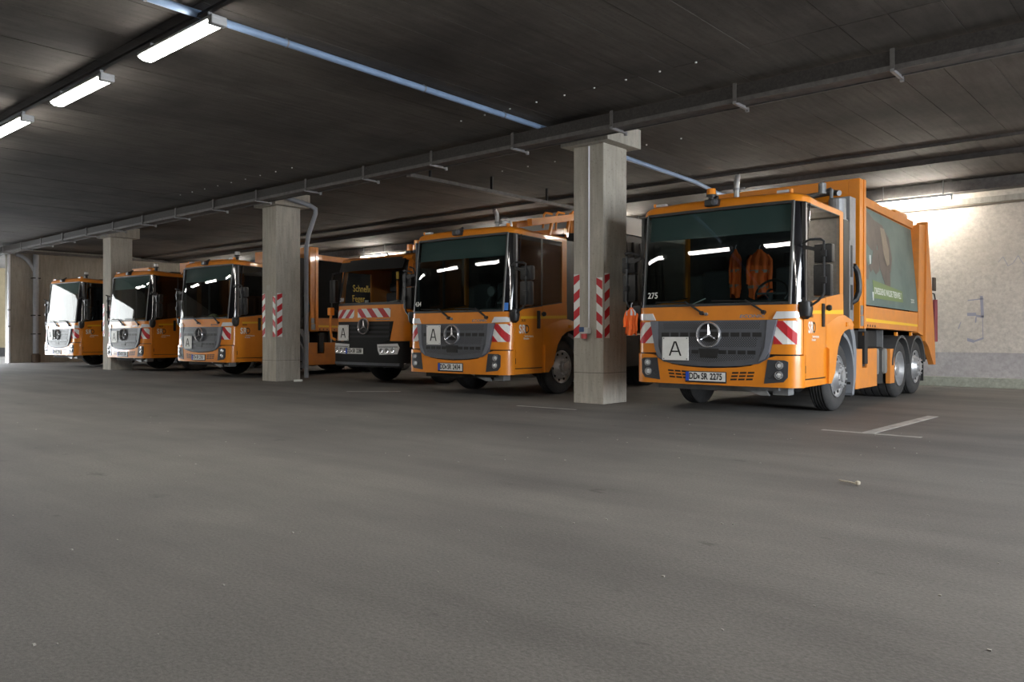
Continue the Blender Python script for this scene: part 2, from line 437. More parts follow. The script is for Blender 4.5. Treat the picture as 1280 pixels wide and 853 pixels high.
# tray and beam along the rear wall
rt = thing('wall_cable_tray', 'long dusty cable tray running under the ceiling along the white back wall', 'cable tray', (0, 0, 0))
part(rt, 'tray', lambda b: (b.box(XL + .1, XR, 18.85, 19.2, 4.14, 4.17), b.box(XL + .1, XR, 18.85, 18.865, 4.17, 4.37)), TRAYM)
struct('trim_2', lambda b: b.box(XL, XR, YB - .07, YB - .001, 3.88, 3.92), mat('wall_rail_brown', (.16, .13, .10), .7))
struct('trim_3', lambda b: b.box(XL, XR, YB - .04, YB - .001, 3.93, 4.05), WALLC)

# ------------------------------------------------------------------ columns
def stripes_v(parent, poly_fn, u0, u1, z0, z1, lean, m_pair=(RED, WHITE), n=9, faded=False, label=None):
    pass
def column(x1, label, y1=10.62, wx=.596, wy=.677, conduit=False, tapes=True, num=0):
    t = thing('concrete_column', label, 'column', (x1, y1, 0))
    part(t, 'shaft', lambda b: b.box(-wx, 0, 0, wy, 0, 4.225, bev=.012), CONC)
    part(t, 'cap', lambda b: b.box(-wx - .176, .176, -.132, wy + .164, 4.225, ZC - .002, bev=.01), CONC)
    part(t, 'pour_joint', lambda b: (b.box(-wx - .002, .002, -.003, wy + .002, .50, .506)), DARK)
    def tape(nm, fn, w, z0, z1, lean):
        tp = part(t, nm, lambda b: b.patch([(0, z0), (w, z0), (w, z1), (0, z1)], fn, 1., .002), WHITE, key=None, label='red and white striped warning tape')
        def red(b):
            per = .29; z = z0 - per
            while z < z1 + per:
                h = per / 2; dz = .09 * lean
                q = [(0, z), (w, z + dz), (w, z + dz + h), (0, z + h)]
                # clip to z range
                out = []
                for i in range(4):
                    p, r = q[i], q[(i + 1) % 4]
                    for lim, sgn in ((None, 0),):
                        out.append(p)
                q = [(u, min(max(v, z0), z1)) for u, v in out]
                area = abs(sum(q[i][0] * q[(i + 1) % 4][1] - q[(i + 1) % 4][0] * q[i][1] for i in range(4)))
                if area > 1e-3:
                    qq = []
                    for p in q:
                        if not qq or (abs(p[0] - qq[-1][0]) + abs(p[1] - qq[-1][1])) > 1e-4: qq.append(p)
                    b.patch(qq, lambda u, v, d: fn(u, v, d - .002), 1., .001)
                z += per
        part(tp, 'red_stripes', red, RED)
    if tapes:
        tape('warning_tape', lambda u, v, d: (-wx + .005 + u, -.002 + d, v), .12, 1.07, 2.12, 1)
        tape('warning_tape', lambda u, v, d: (-.135 + u, -.002 + d, v), .115, 1.07, 2.05, -1)
        tape('warning_tape', lambda u, v, d: (.002 - d, .03 + u, v), .14, 1.07, 2.12, 1)
    if conduit:
        part(t, 'conduit', lambda b: b.tube([(-.275, -.014, 1.2), (-.275, -.014, 4.2)], .013, 8), POLEW, label='thin white conduit')
        so = part(t, 'socket', lambda b: b.box(-.40, -.24, -.09, -.002, 1.14, 1.24, bev=.012), mat('socket_grey', (.55, .55, .53), .5), label='grey wall socket box')
        part(so, 'socket_flap', lambda b: b.box(-.41, -.32, -.105, -.088, 1.17, 1.25, bev=.006), mat('socket_blue', (.05, .09, .2), .4))
        part(so, 'plug_outlet', lambda b: b.lathe([(1.06, .001), (1.06, .05), (1.14, .05)], 'z', (-.34, -.06, 0), 14), mat('socket_red', (.45, .06, .06), .5))
    return t
column(-7.40, 'concrete column with white conduit and socket beside the nearest truck', conduit=True)
c2 = column(-16.89, 'concrete column with a bent grey pipe at its head', tapes=True)
part(c2, 'sign_plate', lambda b: b.box(-.40, -.25, -.008, -.001, 2.2, 2.32), mat('faded_plate', (.42, .40, .36), .7), label='small faded plate')
column(-26.34, 'concrete column farthest from the camera, before the left wall')

# ------------------------------------------------------------------ lamps
def emit_mat(name, col, s):
    m = bpy.data.materials.new(name); N, L = nodes_of(m); N.remove(N['Principled BSDF'])
    e = N.new('ShaderNodeEmission'); e.inputs[0].default_value = (*col, 1); e.inputs[1].default_value = s
    L.new(e.outputs[0], N['Material Output'].inputs[0]); return m
E1 = emit_mat('lamp_light', (1.0, .96, .88), LAMP_FRONT)
E2 = emit_mat('lamp_light_rear', (1.0, .93, .82), LAMP_REAR)
HOUS = mat('lamp_housing', (.55, .56, .58), .5)
def lamp(label, loc, ln, em, cat='ceiling light', group=None, w=.17):
    t = thing('fluorescent_lamp', label, cat, loc, 0, group)
    hl = ln / 2
    part(t, 'housing', lambda b: b.box(-hl, hl, -w * .5, w * .5, .05, .095, bev=.015), HOUS, key='lh%.2f' % ln)
    def diff(b):
        rows = []
        for x, k in ((-hl + .02, .55), (-hl + .07, 1), (hl - .11, 1), (hl - .06, .55)):
            rows.append([(x, -w * .5 * (.8 + .2 * k), .05), (x, -w * .46 * k, .05 - .03 * k), (x, -w * .28 * k, .05 - .05 * k), (x, w * .28 * k, .05 - .05 * k), (x, w * .46 * k, .05 - .03 * k), (x, w * .5 * (.8 + .2 * k), .05)])
        b.grid(rows)
        b.face(rows[0]); b.face(rows[-1])
    part(t, 'diffuser', diff, em, key='ld%.2f' % ln)
    part(t, 'end_cap', lambda b: b.box(hl - .09, hl, -w * .5, w * .5, .0, .055, bev=.012), HOUS, key='le%.2f' % ln)
    for s in (-1, 1):
        part(t, 'hanger', lambda b: b.box(s * (hl - .2) - .012, s * (hl - .2) + .012, -.02, .02,   .09, .178), GALV, key='lg%.2f%d' % (ln, s))
    return t
FY, FZ = 4.12, 4.27
NTH = ['first', 'second', 'third', 'fourth', 'fifth', 'sixth', 'seventh']
for k in range(15):
    xc = [-8.44, -11.16, -13.98][k] if k < 3 else (-13.98 - 2.8 * (k - 2) if k < 10 else -5.64 + 2.8 * (k - 10))
    if k < 3: lb = ['bright fluorescent lamp nearest the blue pipe, its whole length in view', 'second bright fluorescent lamp out from the blue pipe', 'bright fluorescent lamp cut off by the left picture edge'][k]
    elif k < 10: lb = NTH[k - 3] + ' fluorescent lamp of the front row beyond the left picture edge'
    else: lb = NTH[k - 10] + ' fluorescent lamp of the front row past the blue pipe, above the picture'
    lamp(lb, (xc, FY, FZ), 1.72, E1, group='lamps of the front ceiling row')
tr = thing('lamp_rail', 'dark suspended rail carrying the front row of lamps', 'rail', (0, 0, 0))
part(tr, 'rail', lambda b: b.box(XL + .2, XR - .2, FY - .03, FY + .03, FZ + .18, FZ + .21), BLACK)
for xc, lb in ((-23.3, 'fluorescent lamp glowing behind the black-bumpered truck'), (-4.95, 'fluorescent lamp on the back wall behind the nearest truck'),
               (-16.5, 'fluorescent lamp at the back wall hidden behind the gantry truck'), (-12.5, 'fluorescent lamp at the back wall hidden behind the socket column'), (-8.7, 'fluorescent lamp at the back wall hidden by the nearest cab'),
               (-27.9, 'fluorescent lamp at the back wall hidden behind the middle column'), (-32.5, 'fluorescent lamp at the back wall hidden behind the farthest trucks'), (-.35, 'fluorescent lamp at the back wall just past the right picture edge'), (4.2, 'fluorescent lamp at the back wall farthest past the right picture edge')):
    t = thing('batten_lamp', lb, 'ceiling light', (xc, 18.75, 4.0), 0, 'lamps of the rear row')
    part(t, 'batten', lambda b: b.box(-.78, .78, -.03, .03, .045, .10, bev=.008), HOUS, key='bat')
    part(t, 'tube', lambda b: b.tube([(-.74, 0, 0), (.74, 0, 0)], .03, 10), E2, True, key='batt')
    for s in (-1, 1): part(t, 'tube_holder', lambda b: b.box(s * .76 - .02, s * .76 + .02, -.03, .03, -.03, .05), HOUS, key='bath%d' % s)
    for s in (-1, 1): part(t, 'hanger', lambda b: b.box(s * .6 - .01, s * .6 + .01, -.01, .01, .1, ZC - .15 - 4.0), GALV, key='batg%d' % s)
# ------------------------------------------------------------------ cable tray on the column line, pipes
ct = thing('cable_tray', 'perforated steel cable tray hung along the column line, crossing the whole hall', 'cable tray', (0, 10.1, 0))
part(ct, 'tray_floor', lambda b: b.box(XL, XR - .1, -.14, .14, 4.23, 4.238), TRAYM)
TRAYD = mat('sooty_perforated_steel', (.045, .040, .037), .7, metal=.2, noise=.4, nscale=30)
for s in (-1, 1):
    ts = part(ct, 'tray_side', lambda b: b.box(XL, XR - .1, s * .14 - .004, s * .14 + .004, 4.27, 4.45), TRAYD)
    part(ts, 'bottom_rail', lambda b: b.box(XL, XR - .1, s * .145 - .014, s * .145 + .014, 4.215, 4.275), GALV if False else TRAYM)
def cables(b):
    for k in range(5):
        pts = [(x, -.09 + .045 * k + .012 * sin(x * 1.3 + k), 4.255 + .006 * k) for x in range(-35, 9)]
        b.tube(pts, .014, 6)
part(ct, 'cables', cables, BLACK)['kind'] = 'stuff'
for i in range(19):
    x = 1.1 - 1.97 * i
    br = part(ct, 'bracket', lambda b: (b.box(-.02, .02, -.18, .24, 4.195, 4.23), b.box(-.02, .02, .2, .24, 4.17, 4.23)), GALV, key='br', loc=(x, 0, 0))
    part(br, 'hanger', lambda b: b.box(-.025, .025, -.172, -.158, 4.2, 4.47), TRAYM, key='brh')
bp = thing('blue_pipe', 'blue-grey pipe under the ceiling passing behind the socket column head', 'pipe', (0, 0, 0))
part(bp, 'pipe', lambda b: b.tube([(-7.66, -6, 4.49), (-8.0, 3.77, 4.49), (-8.24, 10.5, 4.49), (-8.36, 13, 4.455), (-8.46, 15.6, 4.43), (-8.52, 16.7, 4.35), (-8.62, 18.5, 4.33)], .042, 12), PIPEB, True)
for y in (.6, 3.55, 5.2, 7.4, 9.1, 12.4, 14.8):
    x = -8.0 - (y - 3.77) * .0357 if y < 10.5 else -8.24 - (y - 10.5) * .058
    part(bp, 'pipe_clamp', lambda b: (b.lathe([(-.012, .051), (.012, .048)], 'y', (0, 0, 4.49), 14), b.box(-.008, .008, -.01, .01, 4.53, ZC)), GALV, key='pcl', loc=(x, y, 0))
gp = thing('drain_pipe', 'grey plastic drain pipe bending round the head of the middle column', 'pipe', (0, 0, 0))
part(gp, 'pipe', lambda b: b.tube([(-18.9, 10.36, 4.47), (-18.5, 10.36, 4.465), (-17.1, 10.36, 4.445), (-16.75, 10.4, 4.44), (-16.62, 10.55, 4.42), (-16.62, 11.4, 4.28), (-16.63, 11.56, 4.22), (-16.66, 11.58, 4.1), (-16.95, 11.58, 3.62), (-17.05, 11.58, 3.3), (-17.05, 11.58, .05)], .055, 12), PIPEG, True)
part(gp, 'pipe_collar', lambda b: (b.lathe([(-18.55, .066), (-18.42, .066)], 'x', (0, 10.36, 4.465), 14), b.lathe([(-18.93, .066), (-18.8, .066)], 'x', (0, 10.36, 4.47), 14)), PIPEG)
hc = thing('hanging_conduit', 'dark conduit channel on drop rods above the crane truck roof', 'conduit', (0, 0, 0))
part(hc, 'channel', lambda b: b.obox((-11.75, 10.3, 4.22), (-11.8, 16.0, 4.22), .12, .07), TRAYM)
for y in (10.9, 12.7, 14.6): part(hc, 'drop_rod', lambda b: b.box(-.03, .03, -.015, .015, 4.2, ZC), BLACK, key='drod', loc=(-11.78, y, 0))
dp = thing('wall_downpipe', 'grey downpipe with a curved branch on the left end wall', 'pipe', (XL, 0, 0))
part(dp, 'pipe', lambda b: b.tube([(.12, 11.5, .35), (.12, 11.5, 4.35)], .11, 12), PIPEG, True)
part(dp, 'branch', lambda b: b.tube([(.12, 11.5, 3.55), (.12, 11.4, 3.8), (.12, 11.2, 4.1), (.12, 11.0, 4.25), (.12, 10.8, 4.30)], .07, 10), PIPEG, True)
part(dp, 'foot', lambda b: b.lathe([(0, .16), (.3, .16), (.36, .11)], 'z', (.12, 11.5, 0), 14), mat('rusty_foot', (.10, .07, .05), .8))
for z in (1.15, 1.9, 3.4): part(dp, 'clamp', lambda b: b.box(0, .22, -.15, .15, -.02, .02), DARK, key='dpc', loc=(0, 11.5, z))
wp = thing('white_pole', 'slim white pole at the open edge of the left end wall', 'pole', (XL + .06, 10.56, 0))
part(wp, 'pole', lambda b: b.tube([(0, 0, 0), (0, 0, 4.3)], .05, 10), POLEW, True)
for z in (2.1, 1.45): part(wp, 'clamp', lambda b: b.lathe([(-.03, .065), (.03, .065)], 'z', (0, 0, z), 12), GALV)
lt = thing('end_wall_tray', 'dark cable tray under the ceiling along the left end wall', 'cable tray', (XL, 0, 0))
part(lt, 'tray', lambda b: b.box(.02, .3, 10.6, 18.6, 4.38, 4.46), TRAYM)

# ================================================================== refuse trucks (local axes: x across, y back from the nose, z up)
CR = .2
def plan(x):
    a = min(abs(x), 1.25); y = -.09 + .03 * a * a
    e = a - (1.25 - CR)
    if e > 0: y += CR - sqrt(max(0, CR * CR - e * e))
    return y
def tilt(z):
    if z < .85: return 0.
    if z < 1.53: return .03 * (z - .85) / .68
    return .03 + .14 * (z - 1.53) / 1.4
def F(proud):
    def f(u, v, d=0.): return (u, plan(u) + tilt(v) - proud + d, v)
    return f
CX = sorted({round(s * x, 4) for s in (-1, 1) for x in (0, .2, .4, .6, .8, .95, 1.05, 1.10, 1.14, 1.175, 1.205, 1.23, 1.245, 1.25)})
def skin(b, x0, x1, z0, z1, proud=0., nz=2, back=.02):
    xs = [x0] + [x for x in CX if x0 + .004 < x < x1 - .004] + [x1]
    zz0 = z0 if callable(z0) else (lambda x: z0)
    zz1 = z1 if callable(z1) else (lambda x: z1)
    fn = F(proud)
    fr = [[fn(x, zz0(x) + (zz1(x) - zz0(x)) * k / nz) for x in xs] for k in range(nz + 1)]
    bk = [[(p[0] * (1 - back / 1.25), p[1] + back, p[2]) for p in r] for r in fr]
    b.grid(fr); b.grid([r[::-1] for r in bk])
    for A, B in ((fr[0], bk[0]), (bk[-1], fr[-1])): b.grid([B, A])
    b.grid([[r[0] for r in bk], [r[0] for r in fr]]); b.grid([[r[-1] for r in fr], [r[-1] for r in bk]])

def lerp(x, pts):
    if x <= pts[0][0]: return pts[0][1]
    for (a, p), (c, q) in zip(pts, pts[1:]):
        if x <= c: return p + (q - p) * (x - a) / (c - a)
    return pts[-1][1]
def bumper_top(x):
    return lerp(abs(x), [(0, .655), (.35, .668), (.6, .70), (.72, .745), (.80, .80), (.86, .84), (1.25, .845)])
def side(s):
    """surface map of a cab or body flank: (y, z, depth) -> point on side s"""
    return lambda u, v, d=0.: (s * (1.25 - d), u, v)

STAR_R = .17
def star(parent, z, y, r, key):
    e = part(parent, 'star_emblem', lambda b: b.lathe([(y + .03, r * .985), (y - .01, r * .985), (y - .022, r * .95), (y - .012, r * .86), (y + .02, r * .84)], 'y', (0, 0, z), 40), CHROME, True, key='star%s' % key)
    part(e, 'star_backing', lambda b: b.lathe([(y + .03, r * .99), (y + .022, .001)], 'y', (0, 0, z), 30), BLACK, True, key='starb%s' % key)
    def pts(b):
        for k in range(3):
            a = pi / 2 + k * 2 * pi / 3; w = .14 * r
            tip = (cos(a) * r * .9, y - .002, z + sin(a) * r * .9)
            c = (0, y - .02, z)
            l = (cos(a + pi / 3) * w, y + .01, z + sin(a + pi / 3) * w); rr = (cos(a - pi / 3) * w, y + .01, z + sin(a - pi / 3) * w)
            b.face([c, l, tip]); b.face([c, tip, rr])
    part(e, 'star_points', pts, CHROME, key='starp%s' % key)
    return e

def chevron(parent, x0, x1, z0, z1, fn, lean, key, n=None, per=.31):
    """striped warning plate between x0 and x1, slanted red bars on white"""
    p = part(parent, 'warning_plate', lambda b: b.patch([(x0, z0), (x1, z0), (x1, z1), (x0, z1)], fn(0), .06, .006), WHITE, key='cw' + key, label='red and white striped warning plate')
    h = z1 - z0
    def red(b):
        x = x0 - h * 1.1 - per
        while x < x1 + h + per:
            q = [(x, z0), (x + per / 2, z0), (x + per / 2 + lean * h, z1), (x + lean * h, z1)]
            q = clipx(clipx(q, x0, 1), x1, -1)
            if len(q) > 2: b.patch(q, fn(.003), .06, .002)
            x += per
    part(p, 'red_stripes', red, RED, key='cr' + key)
def clipx(poly, lim, sg):
    out = []
    for i in range(len(poly)):
        p, q = poly[i], poly[(i + 1) % len(poly)]
        a, c = (p[0] - lim) * sg, (q[0] - lim) * sg
        if a >= 0: out.append(p)
        if a * c < 0:
            t = a / (a - c); out.append((lim, p[1] + (q[1] - p[1]) * t))
    r = []
    for p in out:
        if not r or abs(p[0] - r[-1][0]) + abs(p[1] - r[-1][1]) > 1e-4: r.append(p)
    if len(r) > 1 and abs(r[0][0] - r[-1][0]) + abs(r[0][1] - r[-1][1]) < 1e-4: r.pop()
    return r if len(r) > 2 else []

def plate(parent, txt, xc, zc, yfn, key, w=.60, h=.125):
    """licence plate with blue band, dark holder and black characters"""
    y = yfn(xc) - .012
    hold = part(parent, 'licence_plate', lambda b: b.box(xc - w / 2 - .012, xc + w / 2 + .012, y, y + .05, zc - h / 2 - .022, zc + h / 2 + .012, bev=.004), BLACK, key='lp' + key, label='licence plate in black holder')
    part(hold, 'plate_face', lambda b: b.box(xc - w / 2, xc + w / 2, y - .005, y, zc - h / 2, zc + h / 2), WHITE, key='lpf' + key)
    part(hold, 'blue_band', lambda b: b.box(xc - w / 2, xc - w / 2 + .05, y - .007, y - .005, zc - h / 2, zc + h / 2), BLUE, key='lpb' + key)
    fn = lambda u, v, d: (u, y - .008, v)
    part(hold, 'plate_characters', lambda b: (lettering(b, txt[0], .125, fn, xc - .18, zc, .74, .0034), lettering(b, txt[1], .125, fn, xc - .012, zc, .74, .0034), lettering(b, txt[2], .125, fn, xc + .165, zc, .74, .0034), b.box(xc - .108, xc - .085, y - .0085, y - .006, zc - .03, zc + .02)), INK)
    return hold

def sign_a(parent, xc, zc, y, w, h, key):
    s = part(parent, 'letter_sign', lambda b: b.box(xc - w / 2, xc + w / 2, y - .012, y, zc - h / 2, zc + h / 2, bev=.004), WHITE, key='sa' + key, label='white square sign with black letter A')
    fn = lambda u, v, d: (u, y - .0135, v)
    def A(b):
        H, Wd, t = h * .62, w * .46, .021
        for sg in (-1, 1):
            b.prism([(xc + sg * (Wd / 2 - t), zc - H / 2), (xc + sg * (Wd / 2 + t * .2), zc - H / 2), (xc + sg * t * .9, zc + H / 2), (xc - sg * t * .3, zc + H / 2)], 'y', y - .015, y - .0125)
        b.box(xc - Wd * .30, xc + Wd * .30, y - .015, y - .0125, zc - H * .24, zc - H * .24 + .02)
    part(s, 'letter', A, INK, key='sal' + key)
    part(s, 'screws', lambda b: [b.lathe([(y - .016, .001), (y - .015, .010), (y - .011, .010)], 'y', (xc + i * w * .44, 0, zc + j * h * .44), 8) for i in (-1, 1) for j in (-1, 1)], GREYM, key='sas' + key)

def headlamp(parent, s, key):
    q = [(.835, .79), (1.06, .785), (1.105, .765), (1.10, .56), (1.045, .495), (.785, .468)]
    q = [(s * u, v) for u, v in q]
    hs = part(parent, 'headlamp', lambda b: b.patch(q, F(.037), .05, .03), LAMPH, key='hl%s%d' % (key, s), label='angular headlamp unit with two round lights')
    for x, z, r in ((.995, .715, .052), (.985, .585, .056)):
        y = plan(x) - .036
        part(hs, 'lamp_ring', lambda b: b.lathe([(y + .02, r), (y - .014, r), (y - .016, r * .8), (y + .004, r * .75)], 'y', (s * x, 0, z), 20), CHROME, True, key='hr%s%d%f' % (key, s, z))
        part(hs, 'lamp_lens', lambda b: b.lathe([(y + .006, r * .78), (y - .008, r * .5), (y - .012, .001)], 'y', (s * x, 0, z), 16), LENS, True, key='hn%s%d%f' % (key, s, z))
    x, z, r = .865, .572, .034; y = plan(x) - .036
    part(hs, 'fog_recess', lambda b: b.lathe([(y + .02, r), (y - .005, r), (y + .003, r * .8), (y + .005, .001)], 'y', (s * x, 0, z), 14), BLACK, True, key='hf%s%d' % (key, s))

def wheel(parent, s, y, r, key, xo=1.20, w=.31, front=True, twin=False):
    """one wheel on side s whose outer wall sits at |x| = xo; tyre with rim, hub and nuts"""
    W2 = w * (2.1 if twin else 1)
    def ty(b):
        xi = xo - W2; R = r
        pr = [(xi, .30), (xi + .02, R * .86), (xi + .05, R * .97), (xi + .07, R)]
        n = 4; span = (xo - .07) - (xi + .07)
        for k in range(n):
            g = xi + .07 + span * (k + .5) / n
            pr += [(g - .012, R), (g - .008, R - .018), (g + .008, R - .018), (g + .012, R)]
        pr += [(xo - .07, R), (xo - .045, R * .975), (xo - .012, R * .90), (xo, R * .80), (xo - .012, R * .66), (xo - .02, .315), (xo - .06, .30)]
        b.lathe([(s * a, q) for a, q in pr], 'x', (0, y, r), 44)
    t = part(parent, 'tyre', ty, RUBBER, True, key='ty%s%d' % (key, s), label=None)
    if front:
        pr = [(xo - .06, .302), (xo - .008, .312), (xo - .004, .302), (xo - .03, .288), (xo - .045, .235), (xo - .015, .205), (xo + .02, .185), (xo + .055, .165), (xo + .062, .14), (xo + .06, .09), (xo + .085, .085), (xo + .088, .001)]
    else:
        pr = [(xo - .06, .302), (xo - .008, .312), (xo - .004, .302), (xo - .05, .285), (xo - .13, .25), (xo - .15, .2), (xo - .14, .14), (xo - .06, .125), (xo - .04, .11), (xo - .035, .001)]
    part(t, 'rim', lambda b: b.lathe([(s * a, q) for a, q in pr], 'x', (0, y, r), 36), RIM, True, key='rm%s%d' % (key, s))
    def holes(b):
        for k in range(10):
            a = 2 * pi * k / 10 + .1; c = (0, y + cos(a) * .252, r + sin(a) * .252)
            x = xo - (.038 if front else .148)
            b.lathe([(s * x, .026), (s * (x + .012), .022), (s * (x + .013), .001)], 'x', c, 10)
    part(t, 'vent_holes', holes, BLACK, True, key='vh%s%d' % (key, s))['kind'] = 'stuff'
    for k in range(10):
        a = 2 * pi * (k + .5) / 10; c = (0, y + cos(a) * (.15 if front else .165), r + sin(a) * (.15 if front else .165))
        x = xo + (.056 if front else -.146)
        part(t, 'wheel_nut', lambda b: b.lathe([(s * x, .017), (s * (x + .028), .015), (s * (x + .03), .001)], 'x', (0, 0, 0), 6), RIM, key='wn%s%d' % (key, s), loc=c)
    return t

GREYC = mat('grille_cheek_grey', (.16, .17, .20), .4)
def build_cab(t, o):
    """the low-entry cab with everything on and in it"""
    n = o['key']
    part(t, 'bumper', lambda b: skin(b, -1.25, 1.25, .42, bumper_top, .03, 5, .05), ORANGE, True, key='bumper')
    fp = part(t, 'front_panel', lambda b: skin(b, -1.25, 1.25, .862, 1.528, 0., 3), ORANGE, True, key='front_panel')
    part(fp, 'gap_shadow_strip', lambda b: skin(b, -1.2, 1.2, .80, .88, -.03, 1), BLACK, key='gapstrip', label='black gap between panel and bumper')
    part(t, 'windscreen', lambda b: b.patch([(-1.095, 1.56), (1.095, 1.56), (1.095, 2.90), (-1.095, 2.90)], F(.004), .1, .006, .35), SCREEN, True, key='ws')
    def seal(b):
        skin(b, -1.115, 1.115, 1.528, 1.565, .008, 1); skin(b, -1.115, 1.115, 2.89, 2.93, .006, 1)
        for s in (-1, 1): b.patch([(s * 1.085, 1.53), (s * 1.112, 1.53), (s * 1.112, 2.92), (s * 1.085, 2.92)], F(.008), .02, .012, .5)
    part(t, 'windscreen_seal', seal, BLACK, True, key='seal')
    part(t, 'sun_band', lambda b: b.patch([(-1.08, 2.52), (1.06, 2.52), (1.06, 2.89), (-1.08, 2.89)], F(-.05), .2, .004, .3), mat('sun_blind', (.10, .13, .13), .7), key='sunband', label='dark roller blind across the top of the windscreen')
    for s in (-1, 1):
        part(t, 'corner_pane', lambda b: b.patch([(s * 1.115, 1.53), (s * 1.25, 1.53), (s * 1.25, 2.905), (s * 1.115, 2.92)], F(.002), .022, .012, .35), mat('corner_black', (.008, .008, .01), .06, coat=1), True, key='cpane%d' % s, label='glossy black corner pane')
        part(t, 'pane_edge', lambda b: b.patch([(s * 1.108, 1.53), (s * 1.122, 1.53), (s * 1.122, 2.92), (s * 1.108, 2.92)], F(.012), .02, .012, .5), GREYM, key='pedge%d' % s)
    # roof
    def roof(b):
        prof = [(0, .0, .17), (.075, .0, .185), (.10, .02, .20), (.125, .06, .25), (.14, .16, .36), (.15, .4, .6)]
        rows = []
        for dz, ins, dy in prof:
            row = []
            for x in CX:
                k = 1 - ins / 1.25
                zz = (2.915 if abs(x) < 1.1 else 2.915 - .02 * (abs(x) - 1.1) / .15)
                row.append((x * k, plan(x) + dy, zz + dz + .03 * (1 - (x / 1.25) ** 2) * (dz / .15)))
            # down both flanks
            L = [(-1.25 * (1 - ins / 1.25), y, lerp(y, [(.2, 2.895), (1.6, 2.865)]) + dz * .9) for y in (1.70 - ins * .3, 1.2, .7, .38 + dy)]
            R = [(-p[0], p[1], p[2]) for p in L[::-1]]
            rows.append(L + row + R)
        b.grid(rows)
        last = rows[-1]; b.face([Vector(p) for p in last])
        rb = [rows[0][0], rows[1][0], rows[2][0], rows[3][0], rows[4][0], rows[5][0], rows[5][-1], rows[4][-1], rows[3][-1], rows[2][-1], rows[1][-1], rows[0][-1]]
        b.face(rb)
        b.face([(p[0] * .97, p[1] + .02, p[2]) for p in rows[0]])
    part(t, 'roof', roof, ORANGE, True, key='roof')
    for s in (-1, 1):
        part(t, 'roof_marker_lamp', lambda b: b.box(s * .93 - .085, s * .93 + .085, plan(.93) + .24, plan(.93) + .31, 3.05, 3.09, bev=.012), mat('marker_lens', (.5, .5, .52), .25, coat=1), key='mk%d' % s)
        part(t, 'roof_marker_cap', lambda b: b.box(s * .93 + s * .09, s * .93 + s * .125, plan(.93) + .235, plan(.93) + .315, 3.045, 3.10, bev=.012), ORANGE, key='mkc%d' % s)
    # grille
    GP = [(-.955, 1.325), (-.86, .90), (-.835, .80), (-.72, .735), (-.5, .70), (-.25, .685), (0, .68), (.25, .685), (.5, .70), (.72, .735), (.835, .80), (.86, .90), (.955, 1.325)]
    g = part(t, 'grille', lambda b: b.patch(GP, F(.045), .08, .06), GREYP, True, key='grille')
    part(g, 'grille_mesh_field', lambda b: b.patch([(-.74, 1.30), (-.65, .80), (0, .735), (.65, .80), (.74, 1.30)], F(.0475), .08, .004), GRILLE, key='gmesh')
    part(g, 'lower_lip', lambda b: b.patch([(-.90, .83), (-.87, .755), (-.74, .69), (-.5, .655), (0, .635), (.5, .655), (.74, .69), (.87, .755), (.90, .83), (.80, .74), (.5, .69), (0, .675), (-.5, .69), (-.80, .74)], F(.02), .08, .03), BLACK, key='glip')
    def bars(b):
        for z0, z1, xw in ((1.085, 1.165, .80), (.845, .92, .72)):
            b.patch([(-xw, z0), (xw, z0), (xw + .02, z1), (-xw - .02, z1)], F(.050), .08, .01)
            b.patch([(-xw - .01, z1), (xw + .01, z1), (xw + .02, z1 + .035), (-xw - .02, z1 + .035)], F(.054), .08, .012)
    part(g, 'grille_bars', bars, GREYP, key='gbars')
    for z0, z1, xw in ((1.095, 1.155, .77), (.855, .91, .69)):
        for k in range(10):
            xa = -xw + 2 * xw * (k + .08) / 10; xb = -xw + 2 * xw * (k + .90) / 10
            part(g, 'grille_slot', lambda b: b.patch([(xa, z0), (xb, z0), (xb, z1), (xa, z1)], F(.0525), .2, .004), BLACK, key='gs%d%.2f' % (k, z0))
    for s in (-1, 1): part(g, 'grille_cheek', lambda b: b.patch([(s * q[0], q[1]) for q in [(.955, 1.325), (.86, .90), (.80, .80), (.72, .765), (.80, .95), (.83, 1.325)]], F(.058), .08, .02), GREYC, True, key='gcheek%d' % s)
    part(g, 'camera_pocket', lambda b: (b.patch([(-.155, .93), (-.125, .80), (.125, .80), (.155, .93)], F(.056), .2, .01), ), BLACK, key='gpocket')
    star(g, 1.123, plan(0) + tilt(1.1) - .075, .185, 'e')
    # bumper vents, plates, indicators
    if o.get('vents', True):
        for s in (-1, 1):
            for r_ in range(3):
                for c_ in range(3):
                    x0 = .335 + .112 * c_ - .012 * r_; z0 = .622 - .045 * r_ - .004 * (2 - c_)
                    q = [(s * x0, z0 - .028), (s * (x0 + .092), z0 - .024), (s * (x0 + .096), z0), (s * (x0 + .006), z0 - .004)]
                    part(t, 'bumper_vent', lambda b: b.patch(q, F(.0325), .2, .004), BLACK, key='bv%d%d%d' % (s, r_, c_))
    for s in (-1, 1):
        headlamp(t, s, 'e')
        q = [(s * a, c) for a, c in [(.885, 1.335), (1.20, 1.345), (1.215, 1.37), (1.205, 1.42), (1.18, 1.435), (.94, 1.435)]]
        ind = part(t, 'indicator_lamp', lambda b: b.patch(q, F(.022), .03, .03), LENS, True, key='ind%d' % s, label='clear wraparound indicator lamp')
        part(ind, 'lamp_bulb', lambda b: b.lathe([(plan(1.03) - .0, .03), (plan(1.03) + .005, .025), (plan(1.03) + .006, .001)], 'y', (s * 1.02, 0, 1.39), 12), WHITE, key='indb%d' % s)
        xa, xb = .90, o.get('chev', 1.19)
        fn = lambda pr: F(.006 + pr)
        if s > 0: chevron(t, xa, xb, .998, 1.31, fn, -1.0, 'R%.2f' % xb)
        else: chevron(t, -xb, -xa, .998, 1.31, fn, 1.0, 'L%.2f' % xb)
    if o.get('plate'): plate(t, o['plate'], -.055, .535, lambda x: plan(x) - .03, n)
